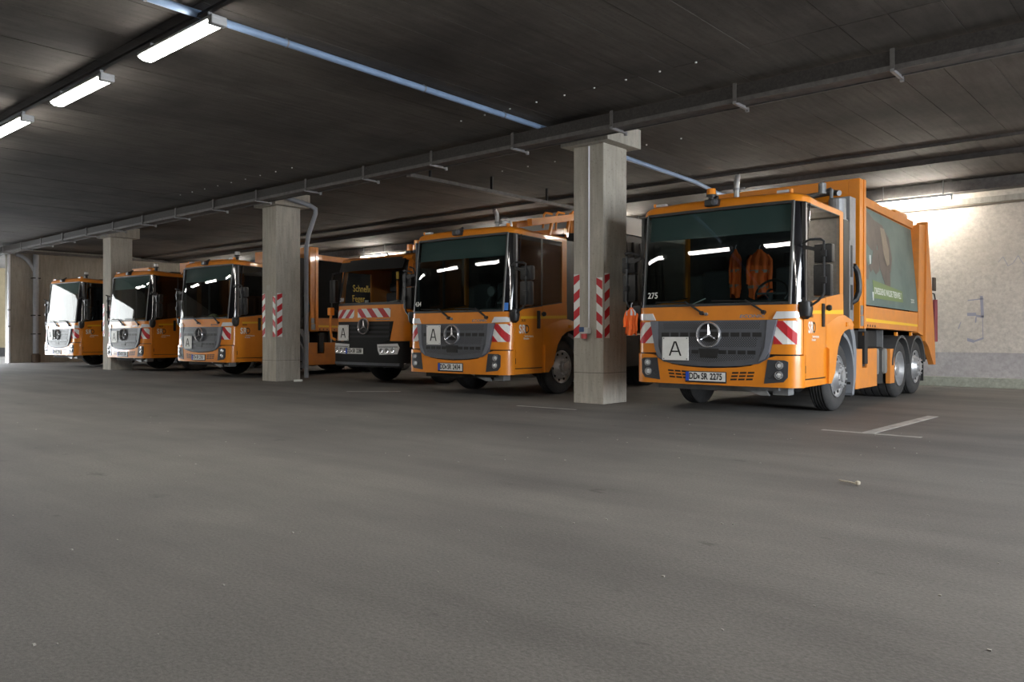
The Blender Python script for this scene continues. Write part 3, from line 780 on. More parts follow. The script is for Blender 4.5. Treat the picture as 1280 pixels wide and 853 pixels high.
    if o.get('a'):
        xc, zc, w, h = o['a']; sign_a(t, xc, zc, plan(xc) + tilt(zc) - .062, w, h, n)
    part(t, 'model_badge', lambda b: lettering(b, 'ECONIC', .062, lambda u, v, d: (u, plan(u) + tilt(v) - .004, v), .60, 1.375, 1.5, .002, .25), CHROME, key='badge', label='silver model lettering')
    for x in (-.13, .765):
        wpz = part(t, 'wiper', lambda b: (b.obox((x, plan(x) - .0, 1.435), (x - .26, plan(x) - .01, 1.60), .035, .022), b.lathe([(plan(x) - .03, .001), (plan(x) - .03, .028), (plan(x) + .03, .028)], 'y', (x, 0, 1.43), 12)), BLACK, key='wip%.2f' % x)
        part(wpz, 'wiper_blade', lambda b: b.tube([(x - .23, plan(x) + .0, 1.585), (x - .75, plan(x - .6) + .012, 1.60)], .012, 6), BLACK, key='wipb%.2f' % x)
    part(t, 'washer_nozzle', lambda b: b.lathe([(plan(-.07) - .02, .001), (plan(-.07) - .018, .022), (plan(-.07) + .03, .022)], 'y', (-.065, 0, 1.415), 12), GREYM, key='wash')
    # flanks
    for s in (-1, 1):
        S = side(s); k_ = '%d' % s
        part(t, 'door', lambda b: b.prism([(.155, .535), (.93, .535), (.93, 1.64), (.155, 1.55)], 'x', s * 1.215, s * 1.25), ORANGE, key='door' + k_)
        part(t, 'door_step_panel', lambda b: b.prism([(.10, .425), (.93, .43), (.93, .515), (.10, .52)], 'x', s * 1.2, s * 1.25), ORANGE, key='sill' + k_)
        part(t, 'front_quarter', lambda b: b.prism([(.10, .525), (.148, .525), (.148, 1.545), (.10, 1.54)], 'x', s * 1.2, s * 1.247), ORANGE, key='fq' + k_)
        part(t, 'rear_quarter_panel', lambda b: b.prism([(.942, .435), (1.08, .437), (1.23, .58), (1.31, .80), (1.36, .94), (1.50, 1.10), (1.66, 1.18), (1.79, 1.205), (1.72, 1.30), (1.70, 1.735), (.942, 1.65)], 'x', s * 1.215, s * 1.25), ORANGE, key='rq' + k_)
        def fender(b):
            inn = [(.965, .90), (.97, .435), (1.08, .437), (1.23, .58), (1.31, .80), (1.36, .94), (1.50, 1.10), (1.66, 1.18), (1.85, 1.21), (2.04, 1.20)]
            out = [(.965, .95), (.965, .95), (.965, 1.0), (.97, 1.1), (.972, 1.2), (.98, 1.255), (1.26, 1.345), (1.5, 1.395), (1.75, 1.415), (2.09, 1.35)]
            A = [(s * 1.285, p[0], p[1]) for p in inn]; B = [(s * 1.29, (p[0] + q[0]) / 2, (p[1] + q[1]) / 2) for p, q in zip(inn, out)]; C_ = [(s * 1.252, q[0], q[1]) for q in out]
            I = [(s * 1.20, p[0], p[1]) for p in inn]; O = [(s * 1.20, q[0], q[1] - .003) for q in out]
            b.grid([I, A, B, C_, O, I]); b.face([I[-1], A[-1], B[-1], C_[-1], O[-1]]); b.face([I[0], O[0], C_[0], B[0], A[0]])
        fd = part(t, 'wheel_arch', fender, ORANGE, True, key='fend' + k_)
        part(fd, 'side_marker', lambda b: b.box(min(s * 1.285, s * 1.305), max(s * 1.285, s * 1.305), 1.70, 1.79, 1.245, 1.31, bev=.008), AMBER, key='smk' + k_)
        part(t, 'rear_pillar', lambda b: b.prism([(1.55, 1.72), (1.70, 1.738), (1.70, 2.88), (1.55, 2.88)], 'x', s * 1.2, s * 1.25), ORANGE, key='bp' + k_)
        part(t, 'side_window', lambda b: b.prism([(.225, 1.565), (1.545, 1.727), (1.545, 2.872), (.225, 2.89)], 'x', s * 1.238, s * 1.244), SIDEGL, key='sw' + k_, label='large dark side window')
        def frame(b):
            b.prism([(.15, 1.55), (.222, 1.56), (.222, 2.895), (.15, 2.9)], 'x', s * 1.2, s * 1.247)
            b.prism([(.15, 1.55), (1.55, 1.722), (1.55, 1.736), (.15, 1.566)], 'x', s * 1.2, s * 1.247)
            b.prism([(.15, 2.88), (1.55, 2.862), (1.55, 2.88), (.15, 2.9)], 'x', s * 1.2, s * 1.247)
            if o.get('split', True): b.prism([(.90, 1.64), (.945, 1.645), (.945, 2.875), (.90, 2.876)], 'x', s * 1.215, s * 1.246)
        part(t, 'window_frame', frame, BLACK, key='wf%s%d' % (k_, o.get('split', True)))
        part(t, 'frame_strip', lambda b: b.prism([(.165, 1.58), (.205, 1.585), (.205, 2.88), (.165, 2.885)], 'x', s * 1.2, s * 1.25), mat('strip_grey', (.16, .16, .165), .35), key='fs' + k_)
        part(t, 'door_handle', lambda b: b.box(min(s * 1.24, s * 1.275), max(s * 1.24, s * 1.275), .77, .845, 1.235, 1.56, bev=.01), BLACK, key='dh' + k_)
        part(t, 'door_shut_line', lambda b: (b.box(s * 1.243 - .006, s * 1.243 + .006, .156, .93, .522, .536), b.box(s * 1.245 - .006, s * 1.245 + .006, .152, .162, .61, .71)), BLACK, key='dsl' + k_)
        part(t, 'yellow_stripe', lambda b: (b.prism([(.30, 1.405), (.765, 1.415), (.765, 1.462), (.30, 1.45)], 'x', s * 1.2, s * 1.2515), b.prism([(.85, 1.415), (1.695, 1.43), (1.695, 1.49), (.85, 1.465)], 'x', s * 1.2, s * 1.2515)), YEL, key='ys' + k_)
        if s > 0:
            fn = lambda u, v, d: (1.2525, u, v)
            lg = part(t, 'logo_letters', lambda b: (lettering(b, 'S', .21, fn, .285, 1.215, .8, .006), lettering(b, 'R', .21, fn, .385, 1.215, .8, .006), lettering(b, 'Stadtreinigung', .045, fn, .53, 1.10, 1., .001), lettering(b, 'Dresden', .045, fn, .455, 1.055, 1., .001)), WHITE, key='logo', label='white company lettering')
            part(lg, 'logo_last_letter', lambda b: lettering(b, 'D', .21, fn, .475, 1.215, .8, .004), mat('logo_dark', (.05, .02, .01), .5), key='logoD')
            part(t, 'weight_lettering', lambda b: lettering(b, '2630', .06, fn, .37, 1.375, 1.1, .001, .2), INK, key='wlet')
        # mirror on its bracket
        def arm(b):
            b.tube([(s * 1.245, .06, 2.33), (s * 1.36, .0, 2.37), (s * 1.48, .06, 2.37), (s * 1.5, .12, 2.35), (s * 1.5, .12, 2.2), (s * 1.5, .12, 1.66), (s * 1.44, .08, 1.57), (s * 1.30, .06, 1.47)], .017, 8)
            b.obox((s * 1.24, .16, 2.29), (s * 1.46, .14, 2.23), .045, .05)
        ma = part(t, 'mirror_arm', arm, BLACK, True, key='marm' + k_)
        part(ma, 'mirror_foot', lambda b: b.lathe([(-.14, .03), (-.10, .075), (0, .095), (.09, .085), (.10, .001)], 'z', (s * 1.27, .10, 1.47), 16), BLACK, True, key='mfoot' + k_)
        part(ma, 'wide_mirror', lambda b: b.box(min(s * 1.36, s * 1.60), max(s * 1.36, s * 1.60), .135, .26, 2.07, 2.32, bev=.03), BLACK, True, key='mwide' + k_)
        part(ma, 'main_mirror', lambda b: b.box(min(s * 1.35, s * 1.585), max(s * 1.35, s * 1.585), .135, .25, 1.63, 2.055, bev=.035), BLACK, True, key='mmain' + k_)
        for z in (2.19, 1.84): part(ma, 'mirror_clamp', lambda b: b.box(s * 1.5 - .035, s * 1.5 + .035, .085, .15, z - .045, z + .045, bev=.01), BLACK, key='mcl%s%.1f' % (k_, z))
        part(ma, 'mirror_glass', lambda b: b.box(s * 1.47 - .10, s * 1.47 + .10, .252, .256, 1.67, 2.02), mat('mirror_silver', (.8, .8, .8), .05, metal=1), key='mgl' + k_)
        if s > 0: part(t, 'ramp_mirror', lambda b: b.lathe([(-.035, .001), (-.03, .035), (0, .045), (.03, .035), (.035, .001)], 'x', (1.31, .9, 1.50), 12), BLACK, True, key='rmir')
    # roof camera
    cmr = part(t, 'roof_camera', lambda b: (b.box(-.14, .06, .0, .16, 2.95, 3.05, bev=.02), b.obox((-.02, .02, 3.0), (-.02, .18, 3.10), .04, .04)), BLACK, key='rcam')
    part(cmr, 'camera_lens', lambda b: b.lathe([(-.03, .001), (-.02, .045), (.01, .05)], 'y', (.02, 0, 3.0), 14), GREYP, True, key='rcaml')
    # inside the cab
    part(t, 'cab_floor', lambda b: (b.box(-1.2, 1.2, .12, 1.0, .5, .62), b.box(-1.2, 1.2, 1.0, 1.68, 1.22, 1.34)), CABIN, key='cfl')
    part(t, 'cab_back_wall', lambda b: b.box(-1.21, 1.21, 1.64, 1.695, 1.25, 2.95), CABIN, key='cbw')
    part(t, 'dashboard', lambda b: (b.box(-1.15, 1.15, .10, .55, 1.2, 1.56, bev=.04), b.box(.15, .95, .45, .70, 1.3, 1.62, bev=.04)), mat('dash_grey', (.035, .036, .04), .6), key='dash')
    sw = part(t, 'steering_wheel', lambda b: b.tube([(.55 + .23 * cos(a * pi / 12), .74 + .11 * sin(a * pi / 12), 1.72 + .20 * sin(a * pi / 12)) for a in range(25)], .018, 8), BLACK, True, key='stw')
    part(sw, 'steering_hub', lambda b: (b.lathe([(-.03, .07), (.03, .05)], 'y', (.55, .74, 1.72), 12), b.obox((.33, .74, 1.72), (.77, .74, 1.72), .03, .03), b.obox((.55, .74, 1.7), (.55, .6, 1.5), .05, .05)), GREYP, key='sth')
    for x in (-.62, .0, .58):
        st = part(t, 'seat', lambda b: (b.box(x - .25, x + .25, .95, 1.45, 1.34, 1.50, bev=.05),), SEAT, True, key='seat%.2f' % x)
        part(st, 'seat_back', lambda b: (b.box(x - .24, x + .24, 1.40, 1.56, 1.45, 2.15, bev=.06), b.box(x - .13, x + .13, 1.42, 1.54, 2.17, 2.38, bev=.05)), SEAT, True, key='seatb%.2f' % x)
    # underside
    part(t, 'front_underframe', lambda b: (b.box(-.95, .95, .15, .35, .33, .44), b.box(.45, .95, -.02, .2, .37, .43), b.box(-1.0, 1.0, .3, 1.0, .40, .52)), GREYM if n == 'a' else DARK, key='ufr' + ('a' if n == 'a' else 'x'))
    part(t, 'tow_bracket', lambda b: (b.prism([(.30, .42), (.75, .41), (.82, .30), (.70, .30)], 'y', .0, .03), b.box(.84, 1.06, .05, .25, .31, .42, bev=.01)), GREYM, key='towb')
    for s in (-1, 1): wheel(t, s, 1.62, .515, 'ef', xo=1.20)

def arc_band(b, s, y, z, r0, r1, x0, x1, a0, a1, n=14):
    xs = sorted((s * x0, s * x1))
    b.lathe([(xs[0], r0), (xs[0], r1), (xs[1], r1), (xs[1], r0), (xs[0], r0)], 'x', (0, y, z), n, a0, a1)

def build_chassis(t, rear=(5.0, 6.13)):
    part(t, 'chassis_frame', lambda b: (b.box(-.42, -.34, .5, 7.0, .62, .92), b.box(.34, .42, .5, 7.0, .62, .92), b.box(-.42, .42, 1.4, 1.9, .45, .6), b.box(-.5, .5, 2.6, 4.4, .55, 1.15), b.box(-1.05, 1.05, 1.57, 1.67, .44, .56), *[b.box(-1.0, 1.0, y - .06, y + .06, .42, .56) for y in rear]), DARK, key='chas%.1f' % rear[0])
    for s in (-1, 1):
        part(t, 'arch_guard', lambda b: (arc_band(b, s, 1.62, .515, .60, .66, .95, 1.24, radians(-28), radians(78)), b.prism([(2.06, 1.25), (2.20, 1.29), (2.33, 1.1), (2.40, .86), (2.38, .5), (2.27, .2), (2.18, .2), (2.24, .5), (2.27, .8), (2.2, 1.05)], 'x', s * 1.05, s * 1.23)), mat('guard_grey', (.19, .20, .22), .5), True, key='ag%d' % s)
        part(t, 'mud_flap', lambda b: b.box(min(s * 1.0, s * 1.2), max(s * 1.0, s * 1.2), 2.2, 2.22, .17, .4), DARK, key='mf%d' % s)
        for y in rear:
            part(t, 'rear_mudguard', lambda b: arc_band(b, s, y, .515, .555, .60, .85, 1.24, radians(8), radians(172)), mat('guard_dark', (.07, .07, .07), .5), True, key='rg%d%.1f' % (s, y))
            wheel(t, s, y, .515, 'er%.1f' % y, xo=1.205, front=(y == rear[1]), twin=(y == rear[0]))
        part(t, 'rear_flap', lambda b: b.box(min(s * .9, s * 1.2), max(s * .9, s * 1.2), 6.72, 6.74, .22, .75), DARK, key='rf%d' % s)

def build_body(t, o):
    n = o['key']; OR = ORANGE2
    # between cab and body
    for s in (-1, 1):
        k_ = '%d' % s
        it = part(t, 'intake_tower', lambda b: (b.lathe([(2.85, .001), (2.85, .125), (3.16, .125), (3.18, .10)], 'z', (s * 1.1, 1.90, 0), 18), b.box(min(s * .95, s * 1.22), max(s * .95, s * 1.22), 1.78, 2.02, 1.35, 2.86)), GREYM if n == 'a' else BLACK, key='itw' + k_ + ('a' if n == 'a' else 'x'), label='air intake tower behind the cab')
        part(it, 'intake_body', lambda b: b.box(min(s * .94, s * 1.235), max(s * .94, s * 1.235), 1.77, 2.03, 1.33, 2.84), BLACK, key='itb' + k_)
        sp = part(t, 'service_rail', lambda b: (b.box(min(s * 1.0, s * 1.24), max(s * 1.0, s * 1.24), 2.04, 2.32, 2.22, 3.22), b.box(min(s * 1.05, s * 1.24), max(s * 1.05, s * 1.24), 2.02, 2.22, 1.33, 2.55)), GREYM if n == 'a' else DARK, key='srl' + k_ + ('a' if n == 'a' else 'x'))
        part(sp, 'rail_slots', lambda b: (b.box(s * 1.243 - .004, s * 1.243 + .004, 2.08, 2.15, 2.0, 2.48), b.box(s * 1.243 - .004, s * 1.243 + .004, 2.08, 2.16, 1.5, 1.88)), BLACK, key='sls' + k_)
        part(t, 'hydraulic_hose', lambda b: b.tube([(s * 1.24, 2.22, 2.18), (s * 1.27, 2.30, 2.10), (s * 1.28, 2.36, 1.92), (s * 1.28, 2.35, 1.78), (s * 1.26, 2.27, 1.66), (s * 1.2, 2.18, 1.6)], .045, 8), BLACK, True, key='hose' + k_)
    part(t, 'roof_pipework', lambda b: (b.tube([(.55, 2.2, 3.0), (.62, 2.1, 3.28), (.95, 2.05, 3.36), (1.0, 1.95, 3.32), (1.0, 1.92, 3.12)], .028, 8), b.tube([(.2, 2.3, 3.3), (.9, 2.25, 3.34), (1.05, 2.15, 3.30)], .045, 8), b.lathe([(3.28, .001), (3.28, .06), (3.44, .06), (3.47, .001)], 'z', (.86, 1.95, 0), 10)), GREYM, True, key='rpw')
    part(t, 'engine_housing', lambda b: b.box(-1.05, 1.05, 1.75, 2.42, 1.1, 3.0), BLACK, key='engh')
    if n == 'a': ex = part(t, 'exhaust_pipe', lambda b: b.tube([(-.5, 1.9, 2.9), (-.5, 1.9, 3.58), (-.5, 1.91, 3.66), (-.5, 1.94, 3.73)], .046, 12), ALU, True, key='exh')
    if n == 'a': part(ex, 'exhaust_clamp', lambda b: (b.lathe([(3.48, .06), (3.52, .06)], 'z', (-.5, 1.9, 0), 14), b.box(-.44, -.36, 1.88, 1.92, 3.49, 3.52)), GREYM, key='exhc')
    if n != 'd1' or True:
        bc = part(t, 'roof_beacon', lambda b: (b.lathe([(3.06, .045), (3.16, .045), (3.165, .075), (3.2, .075)], 'z', (o.get('bx', -.27), .5, 0), 14)), BLACK, True, key='bcb' + n)
        part(bc, 'beacon_lens', lambda b: b.lathe([(3.2, .072), (3.285, .066), (3.30, .001)], 'z', (o.get('bx', -.27), .5, 0), 14), AMBER if o.get('bx', -.27) < 0 else LENS, True, key='bcl' + n)
    hb = part(t, 'headboard', lambda b: (b.box(1.10, 1.27, 2.43, 2.70, 1.22, 3.55, bev=.01), b.box(-1.27, -1.10, 2.43, 2.70, 1.22, 3.55, bev=.01), b.box(-1.10, 1.10, 2.43, 2.70, 3.22, 3.55, bev=.01), b.box(-1.1, 1.1, 2.5, 2.68, 1.3, 3.25)), ORANGE, key='hdb')
    part(hb, 'headboard_edge', lambda b: b.box(1.268, 1.285, 2.60, 2.70, 1.22, 3.55), ORANGE, key='hde')
    part(hb, 'info_plates', lambda b: (b.box(1.27, 1.278, 2.46, 2.57, 1.43, 1.58), b.box(1.27, 1.278, 2.46, 2.60, 1.26, 1.42), b.box(1.27, 1.278, 2.60, 2.66, 1.44, 1.58)), GREYM, key='hip', label='small grey information plates')
    # side wall of the body leans in towards the top
    def sx(z): return 1.25 - .135 * max(0, (z - 1.58) / 1.7)
    def hull(b):
        zs = [1.60, 2.2, 2.8, 3.24]
        for s in (-1, 1):
            b.grid([[(s * (sx(z) - .02), y, z) for z in zs] for y in (2.70, 6.2)])
        b.grid([[(-sx(3.24) + .02, y, 3.24), (-.7, y, 3.33), (0, y, 3.36), (.7, y, 3.33), (sx(3.24) - .02, y, 3.24)] for y in (2.7, 6.2)])
        b.face([(-1.23, 6.2, 1.6), (1.23, 6.2, 1.6), (sx(3.24) - .02, 6.2, 3.24), (0, 6.2, 3.36), (-sx(3.24) + .02, 6.2, 3.24)])
        b.face([(-1.23, 2.7, 1.6), (1.23, 2.7, 1.6), (1.23, 6.2, 1.6), (-1.23, 6.2, 1.6)])
    part(t, 'body_shell', hull, OR, key='hull')
    for s in (-1, 1): part(t, 'top_rail', lambda b: b.obox((s * (sx(3.22)), 2.70, 3.30), (s * (sx(3.2)), 6.15, 3.22), .06, .14), OR, key='trail%d' % s)
    for s in (-1, 1): part(t, 'bottom_rail', lambda b: b.prism([(2.70, 1.24), (6.15, 1.18), (6.15, 1.54), (2.70, 1.58)], 'x', s * 1.05, s * 1.25), OR, key='brail%d' % s)
    for s in (-1, 1): part(t, 'rail_stripe', lambda b: b.prism([(2.70, 1.335), (6.12, 1.275), (6.12, 1.315), (2.70, 1.39)], 'x', s * 1.2, s * 1.252), YEL, key='bstr%d' % s)
    part(t, 'rail_studs', lambda b: [b.lathe([(1.25, .022), (1.256, .018), (1.257, .001)], 'x', (0, 2.78 + .13 * k, 1.275 - .003 * k), 8) for k in range(5)], DARK, key='bstud')['kind'] = 'stuff'
    ad = o.get('ad', 'green')
    sm = lambda pr: (lambda u, v, d=0.: (sx(v) + .004 + pr - d, u, v))
    pan = part(t, 'advert_panel', lambda b: b.patch([(2.73, 1.60), (6.10, 1.56), (6.05, 3.12), (2.73, 3.22)], sm(0), 1.2, .02, .6), ADGREEN if ad == 'green' else ADBLACK, key='ad' + ad, label='printed advert panel' )
    if ad == 'green':
        def beast(b):
            for q in ([(2.74, 3.20), (3.2, 3.18), (3.6, 3.05), (3.75, 2.75), (3.62, 2.5), (3.35, 2.52), (3.1, 2.62), (2.9, 2.75), (2.74, 2.78)],
                      [(3.55, 3.05), (4.1, 3.0), (4.45, 2.8), (4.55, 2.45), (4.4, 2.2), (4.1, 2.3), (3.75, 2.55)],
                      [(3.75, 2.6), (4.1, 2.4), (4.35, 2.2), (4.3, 1.9), (4.25, 1.72), (3.95, 1.74), (3.97, 2.0), (3.75, 2.25)],
                      [(3.45, 2.52), (3.75, 2.55), (3.72, 2.2), (3.5, 2.12), (3.35, 2.2), (3.2, 2.14), (3.12, 2.25), (3.3, 2.28)],
                      [(2.74, 2.45), (3.0, 2.42), (3.12, 2.2), (3.05, 2.02), (2.74, 2.0)]):
                b.patch(q, sm(.002), 5, .002)
        an = part(pan, 'advert_animal', beast, ADBROWN, key='adbeast', label='brown furry animal printed on the panel')
        part(an, 'animal_flank', lambda b: b.patch([(3.95, 2.95), (4.2, 2.95), (4.4, 2.6), (4.35, 2.35), (4.2, 2.3), (4.05, 2.5)], sm(.003), 5, .001), ADTAN, key='adflank') if False else None
        part(pan, 'advert_fur', lambda b: b.patch([(3.95, 2.95), (4.2, 2.95), (4.4, 2.6), (4.35, 2.35), (4.2, 2.3), (4.05, 2.5)], sm(.0035), 5, .001), ADTAN, key='adflank')
        part(pan, 'advert_banner', lambda b: b.patch([(3.27, 2.02), (5.05, 1.90), (5.05, 1.70), (3.27, 1.72)], sm(.003), 5, .002), ADLIME, key='adban')
        fn = lambda u, v, d: (sx(v) + .0085, u, v)
        part(pan, 'advert_words', lambda b: (lettering(b, 'DRESDENS WILDE TIERWELT', .15, lambda u, v, d: (sx(v) + .0085, u, v - .022 * (u - 4.1)), 4.16, 1.825, .86, .003)), mat('advert_white', (.62, .63, .58), .5), key='adw')
        part(pan, 'advert_emblem', lambda b: lettering(b, 'zoo', .16, fn, 5.72, 1.76, 1, .001), mat('advert_white', (.62, .63, .58), .5), key='adz')
        part(pan, 'hatch_edges', lambda b: [b.prism([(3.2, z), (3.225, z), (3.225, z + .14), (3.2, z + .14)], 'x', sx(z) - .01, sx(z) + .012) for z in (1.68, 2.28)], WHITE, key='adh')
    else:
        fn = lambda u, v, d: (sx(v) + .008, u, v)
        [part(pan, 'advert_word', lambda b: lettering(b, w_, .28, fn, u_, v_, .78, .003), mat('advert_yellow', (.90, .58, .04), .5), key='adw' + w_, label='yellow word on the black panel') for w_, u_, v_ in (('Schnelle', 4.40, 2.47), ('Feger', 4.24, 2.17))]
    # tailgate
    for s in (-1, 1): part(t, 'rear_frame', lambda b: b.prism([(6.05, 1.16), (6.45, 1.1), (6.62, 3.26), (6.15, 3.22)], 'x', s * 1.1, s * 1.26), OR, key='rfr%d' % s)
    for s in (-1, 1): part(t, 'tail_seal', lambda b: b.prism([(6.48, 1.0), (6.58, .95), (6.70, 3.31), (6.62, 3.32)], 'x', s * 1.1, s * 1.29), OR, key='tse%d' % s)
    tg = part(t, 'tailgate_hopper', lambda b: b.prism([(6.66, .75), (6.72, 3.2), (7.2, 1.9), (7.3, 1.2), (7.35, .62)], 'x', -1.15, 1.15), DARK, key='tgh')
    for s in (-1, 1): part(tg, 'tailgate_cheek', lambda b: b.prism([(6.66, 1.0), (6.74, 3.28), (6.86, 3.26), (7.26, 1.81), (7.40, 1.29), (7.52, .52), (7.36, .52), (6.90, .9)], 'x', s * 1.15, s * 1.25), OR, key='tga%d' % s)
    for s in (-1, 1): part(tg, 'lift_rams', lambda b: b.tube([(s * 1.02, 6.95, 3.1), (s * 1.02, 7.45, 1.6)], .06, 8), BLACK, key='tgr%d' % s)
    part(tg, 'lifter', lambda b: (b.box(-.95, 1.12, 7.35, 7.55, .75, 2.3), b.box(-1.1, 1.15, 7.3, 7.45, 2.3, 2.9)), mat('lifter_grey', (.34, .34, .33), .5), key='tgl')
    part(tg, 'rear_marker_board', lambda b: b.box(1.2, 1.225, 7.44, 7.68, 2.02, 2.29), mat('marker_brown', (.06, .042, .03), .6), key='tgm')
    part(tg, 'grab_rail', lambda b: b.tube([(1.22, 7.42, 1.96), (1.22, 7.55, 1.95), (1.22, 7.62, 1.86), (1.22, 7.60, 1.75)], .014, 8), BLACK, True, key='tgg')
    part(tg, 'red_rear_bar', lambda b: b.tube([(1.22, 7.62, 1.84), (1.22, 7.62, .98)], .045, 8), mat('dark_red', (.22, .02, .03), .5), True, key='tgb')
    part(t, 'roof_box', lambda b: (b.box(.55, 1.08, 5.2, 6.05, 3.26, 3.42, bev=.03),), OR, key='rbx')
    # chassis sides
    for s in (-1, 1):
        k_ = '%d' % s
        bx = part(t, 'side_box', lambda b: (b.box(min(s * .8, s * 1.22), max(s * .8, s * 1.22), 2.38, 2.72, .28, .90), b.box(min(s * .8, s * 1.22), max(s * .8, s * 1.22), 2.72, 2.96, .28, .60), b.box(min(s * .8, s * 1.22), max(s * .8, s * 1.22), 2.96, 3.52, .28, .90)), ORANGE2, key='sbx' + k_)
        part(bx, 'box_latch', lambda b: (b.box(min(s * 1.14, s * 1.25), max(s * 1.14, s * 1.25), 2.76, 2.92, .66, 1.18, bev=.01), b.box(min(s * 1.1, s * 1.2), max(s * 1.1, s * 1.2), 2.74, 2.94, .62, .68)), DARK, key='sbl' + k_)
        part(t, 'ribbed_tank', lambda b: b.lathe([(.30, .02)] + [(z_, r_) for z_, r_ in ((.30, .30), (.9, .30))] + [(.92, .26), (.92, .02)], 'z', (s * .9, 3.9, 0), 20), DARK, True, key='tnk' + k_)
        for yy in (3.60, 3.84, 4.08): part(t, 'tank_rib', lambda b: (b.box(min(s * 1.0, s * 1.2), max(s * 1.0, s * 1.2), yy, yy + .18, .45, .9, bev=.06)), mat('tank_grey', (.24, .235, .22), .45, metal=.3), True, key='tkr%s%.2f' % (k_, yy))
        part(t, 'side_guard_panel', lambda b: b.box(min(s * 1.15, s * 1.22), max(s * 1.15, s * 1.22), 4.30, 4.58, .28, .88), ORANGE2, key='sgp' + k_)
        part(t, 'underbody_box', lambda b: b.box(min(s * .45, s * 1.0), max(s * .45, s * 1.0), 3.0, 4.35, .9, 1.2), DARK, key='ubx' + k_)
        part(t, 'under_posts', lambda b: (b.box(min(s * 1.0, s * 1.15), max(s * 1.0, s * 1.15), 2.46, 2.50, .9, 1.24), b.box(min(s * 1.0, s * 1.1), max(s * 1.0, s * 1.1), 3.28, 3.33, .9, 1.24), b.box(min(s * 1.0, s * 1.1), max(s * 1.0, s * 1.1), 4.30, 4.33, .85, 1.2)), GREYM, key='upo' + k_)
        for yy in (2.76, 4.62, 5.62): part(t, 'side_marker', lambda b: b.box(min(s * 1.2, s * 1.245), max(s * 1.2, s * 1.245), yy, yy + .09, 1.10, 1.17, bev=.01), AMBER, key='smb%s%.1f' % (k_, yy))

def build_crane(t):
    """body of the second truck: dark container with an orange rail gantry on top"""
    part(t, 'container', lambda b: b.box(-1.2, 1.2, 3.0, 7.2, 1.15, 3.25, bev=.03), DARK, key='cont')
    part(t, 'container_top', lambda b: b.prism([(-1.2, 3.255), (1.22, 3.255), (1.22, 3.62), (1.0, 3.70), (-1.0, 3.70), (-1.2, 3.6)], 'y', 3.35, 7.2), mat('pale_grey_panel', (.50, .485, .46), .6), key='ctop', label='pale grey upper side of the container')
    part(t, 'engine_housing', lambda b: b.box(-1.05, 1.05, 1.75, 2.6, 1.1, 2.95), BLACK, key='engh2')
    gt = part(t, 'roof_gantry', lambda b: (b.obox((1.1, .75, 3.17), (1.1, 3.3, 3.62), .10, .12), b.obox((.3, 1.3, 3.25), (.3, 3.3, 3.6), .10, .12), b.box(.25, 1.15, 3.2, 3.32, 3.2, 3.7), b.box(.25, 1.15, 1.75, 1.85, 3.05, 3.16), b.box(1.05, 1.15, 2.6, 3.3, 3.1, 3.2)), ORANGE, key='gant', label='orange sloping rails of the roof gantry')
    for y in (1.15, 1.55, 2.05, 2.6):
        part(gt, 'gantry_hoop', lambda b: b.tube([(1.1, y, 3.1), (1.12, y, 3.32 + (y - 1) * .14), (1.12, y + .05, 3.37 + (y - 1) * .14), (1.12, y + .25, 3.37 + (y - 1) * .14)], .022, 8), ORANGE, True, key='gh%.1f' % y)
    for y in (1.35, 1.9, 2.4, 2.9): part(gt, 'gantry_post', lambda b: b.obox((1.1, y, 3.0), (1.1, y + .1, 3.25 + (y - 1) * .15), .05, .05), ORANGE, key='gp%.1f' % y)
    for k in range(7): part(t, 'hanging_hose', lambda b: b.tube([(1.22, 3.6 + k * .3, 3.1), (1.26, 3.65 + k * .3, 2.6 - .1 * (k % 3)), (1.24, 3.7 + k * .3, 2.1), (1.25, 3.8 + k * .3, 1.7 - .2 * (k % 2)), (1.22, 3.9 + k * .3, 1.2)], .028, 6), RUBBER if k % 3 else GREYM, True, key='hhs%d' % k)
    part(t, 'side_lockers', lambda b: (b.box(1.0, 1.24, 3.2, 4.4, .45, 1.1), b.box(1.1, 1.23, 3.4, 4.2, 1.3, 2.2)), DARK, key='slk')
    ex = part(t, 'exhaust_pipe', lambda b: b.tube([(-.64, 1.9, 2.9), (-.64, 1.9, 3.55), (-.64, 1.87, 3.63), (-.64, 1.80, 3.70)], .046, 12), ALU, True, key='exh2')
    part(ex, 'exhaust_clamp', lambda b: b.lathe([(3.42, .062), (3.46, .062)], 'z', (-.64, 1.9, 0), 14), GREYM, key='exhc2')
    bc = part(t, 'roof_beacon', lambda b: b.lathe([(3.04, .09), (3.10, .10), (3.12, .085)], 'z', (.74, .5, 0), 14), BLACK, True, key='bc2')
    part(bc, 'beacon_lens', lambda b: b.lathe([(3.12, .08), (3.19, .07), (3.21, .001)], 'z', (.74, .5, 0), 14), LENS, True, key='bc2l')
    part(bc, 'beacon_cage', lambda b: [b.tube([(.74 + .11 * cos(a), .5 + .11 * sin(a), 3.06), (.74 + .11 * cos(a), .5 + .11 * sin(a), 3.24), (.74, .5, 3.26)], .006, 5) for a in (0, pi / 2, pi, 1.5 * pi)] , GREYM, key='bc2c')

def refuse_truck(x, y, rot, label, o):
    t = thing('refuse_truck', label, 'truck', (x, y, 0), radians(rot), 'orange trucks parked in the row')
    build_cab(t, o); build_chassis(t)
    if o.get('crane'): build_crane(t)
    else: build_body(t, o)
    if o.get('number'):
        nn, xn = o['number']
        part(t, 'fleet_number', lambda b: lettering(b, nn, .125, lambda u, v, d: (u, plan(u) + tilt(v) - .0055, v), xn, 1.70, .95, .0015), WHITE, key=None, label='white fleet number on the windscreen')
    return t

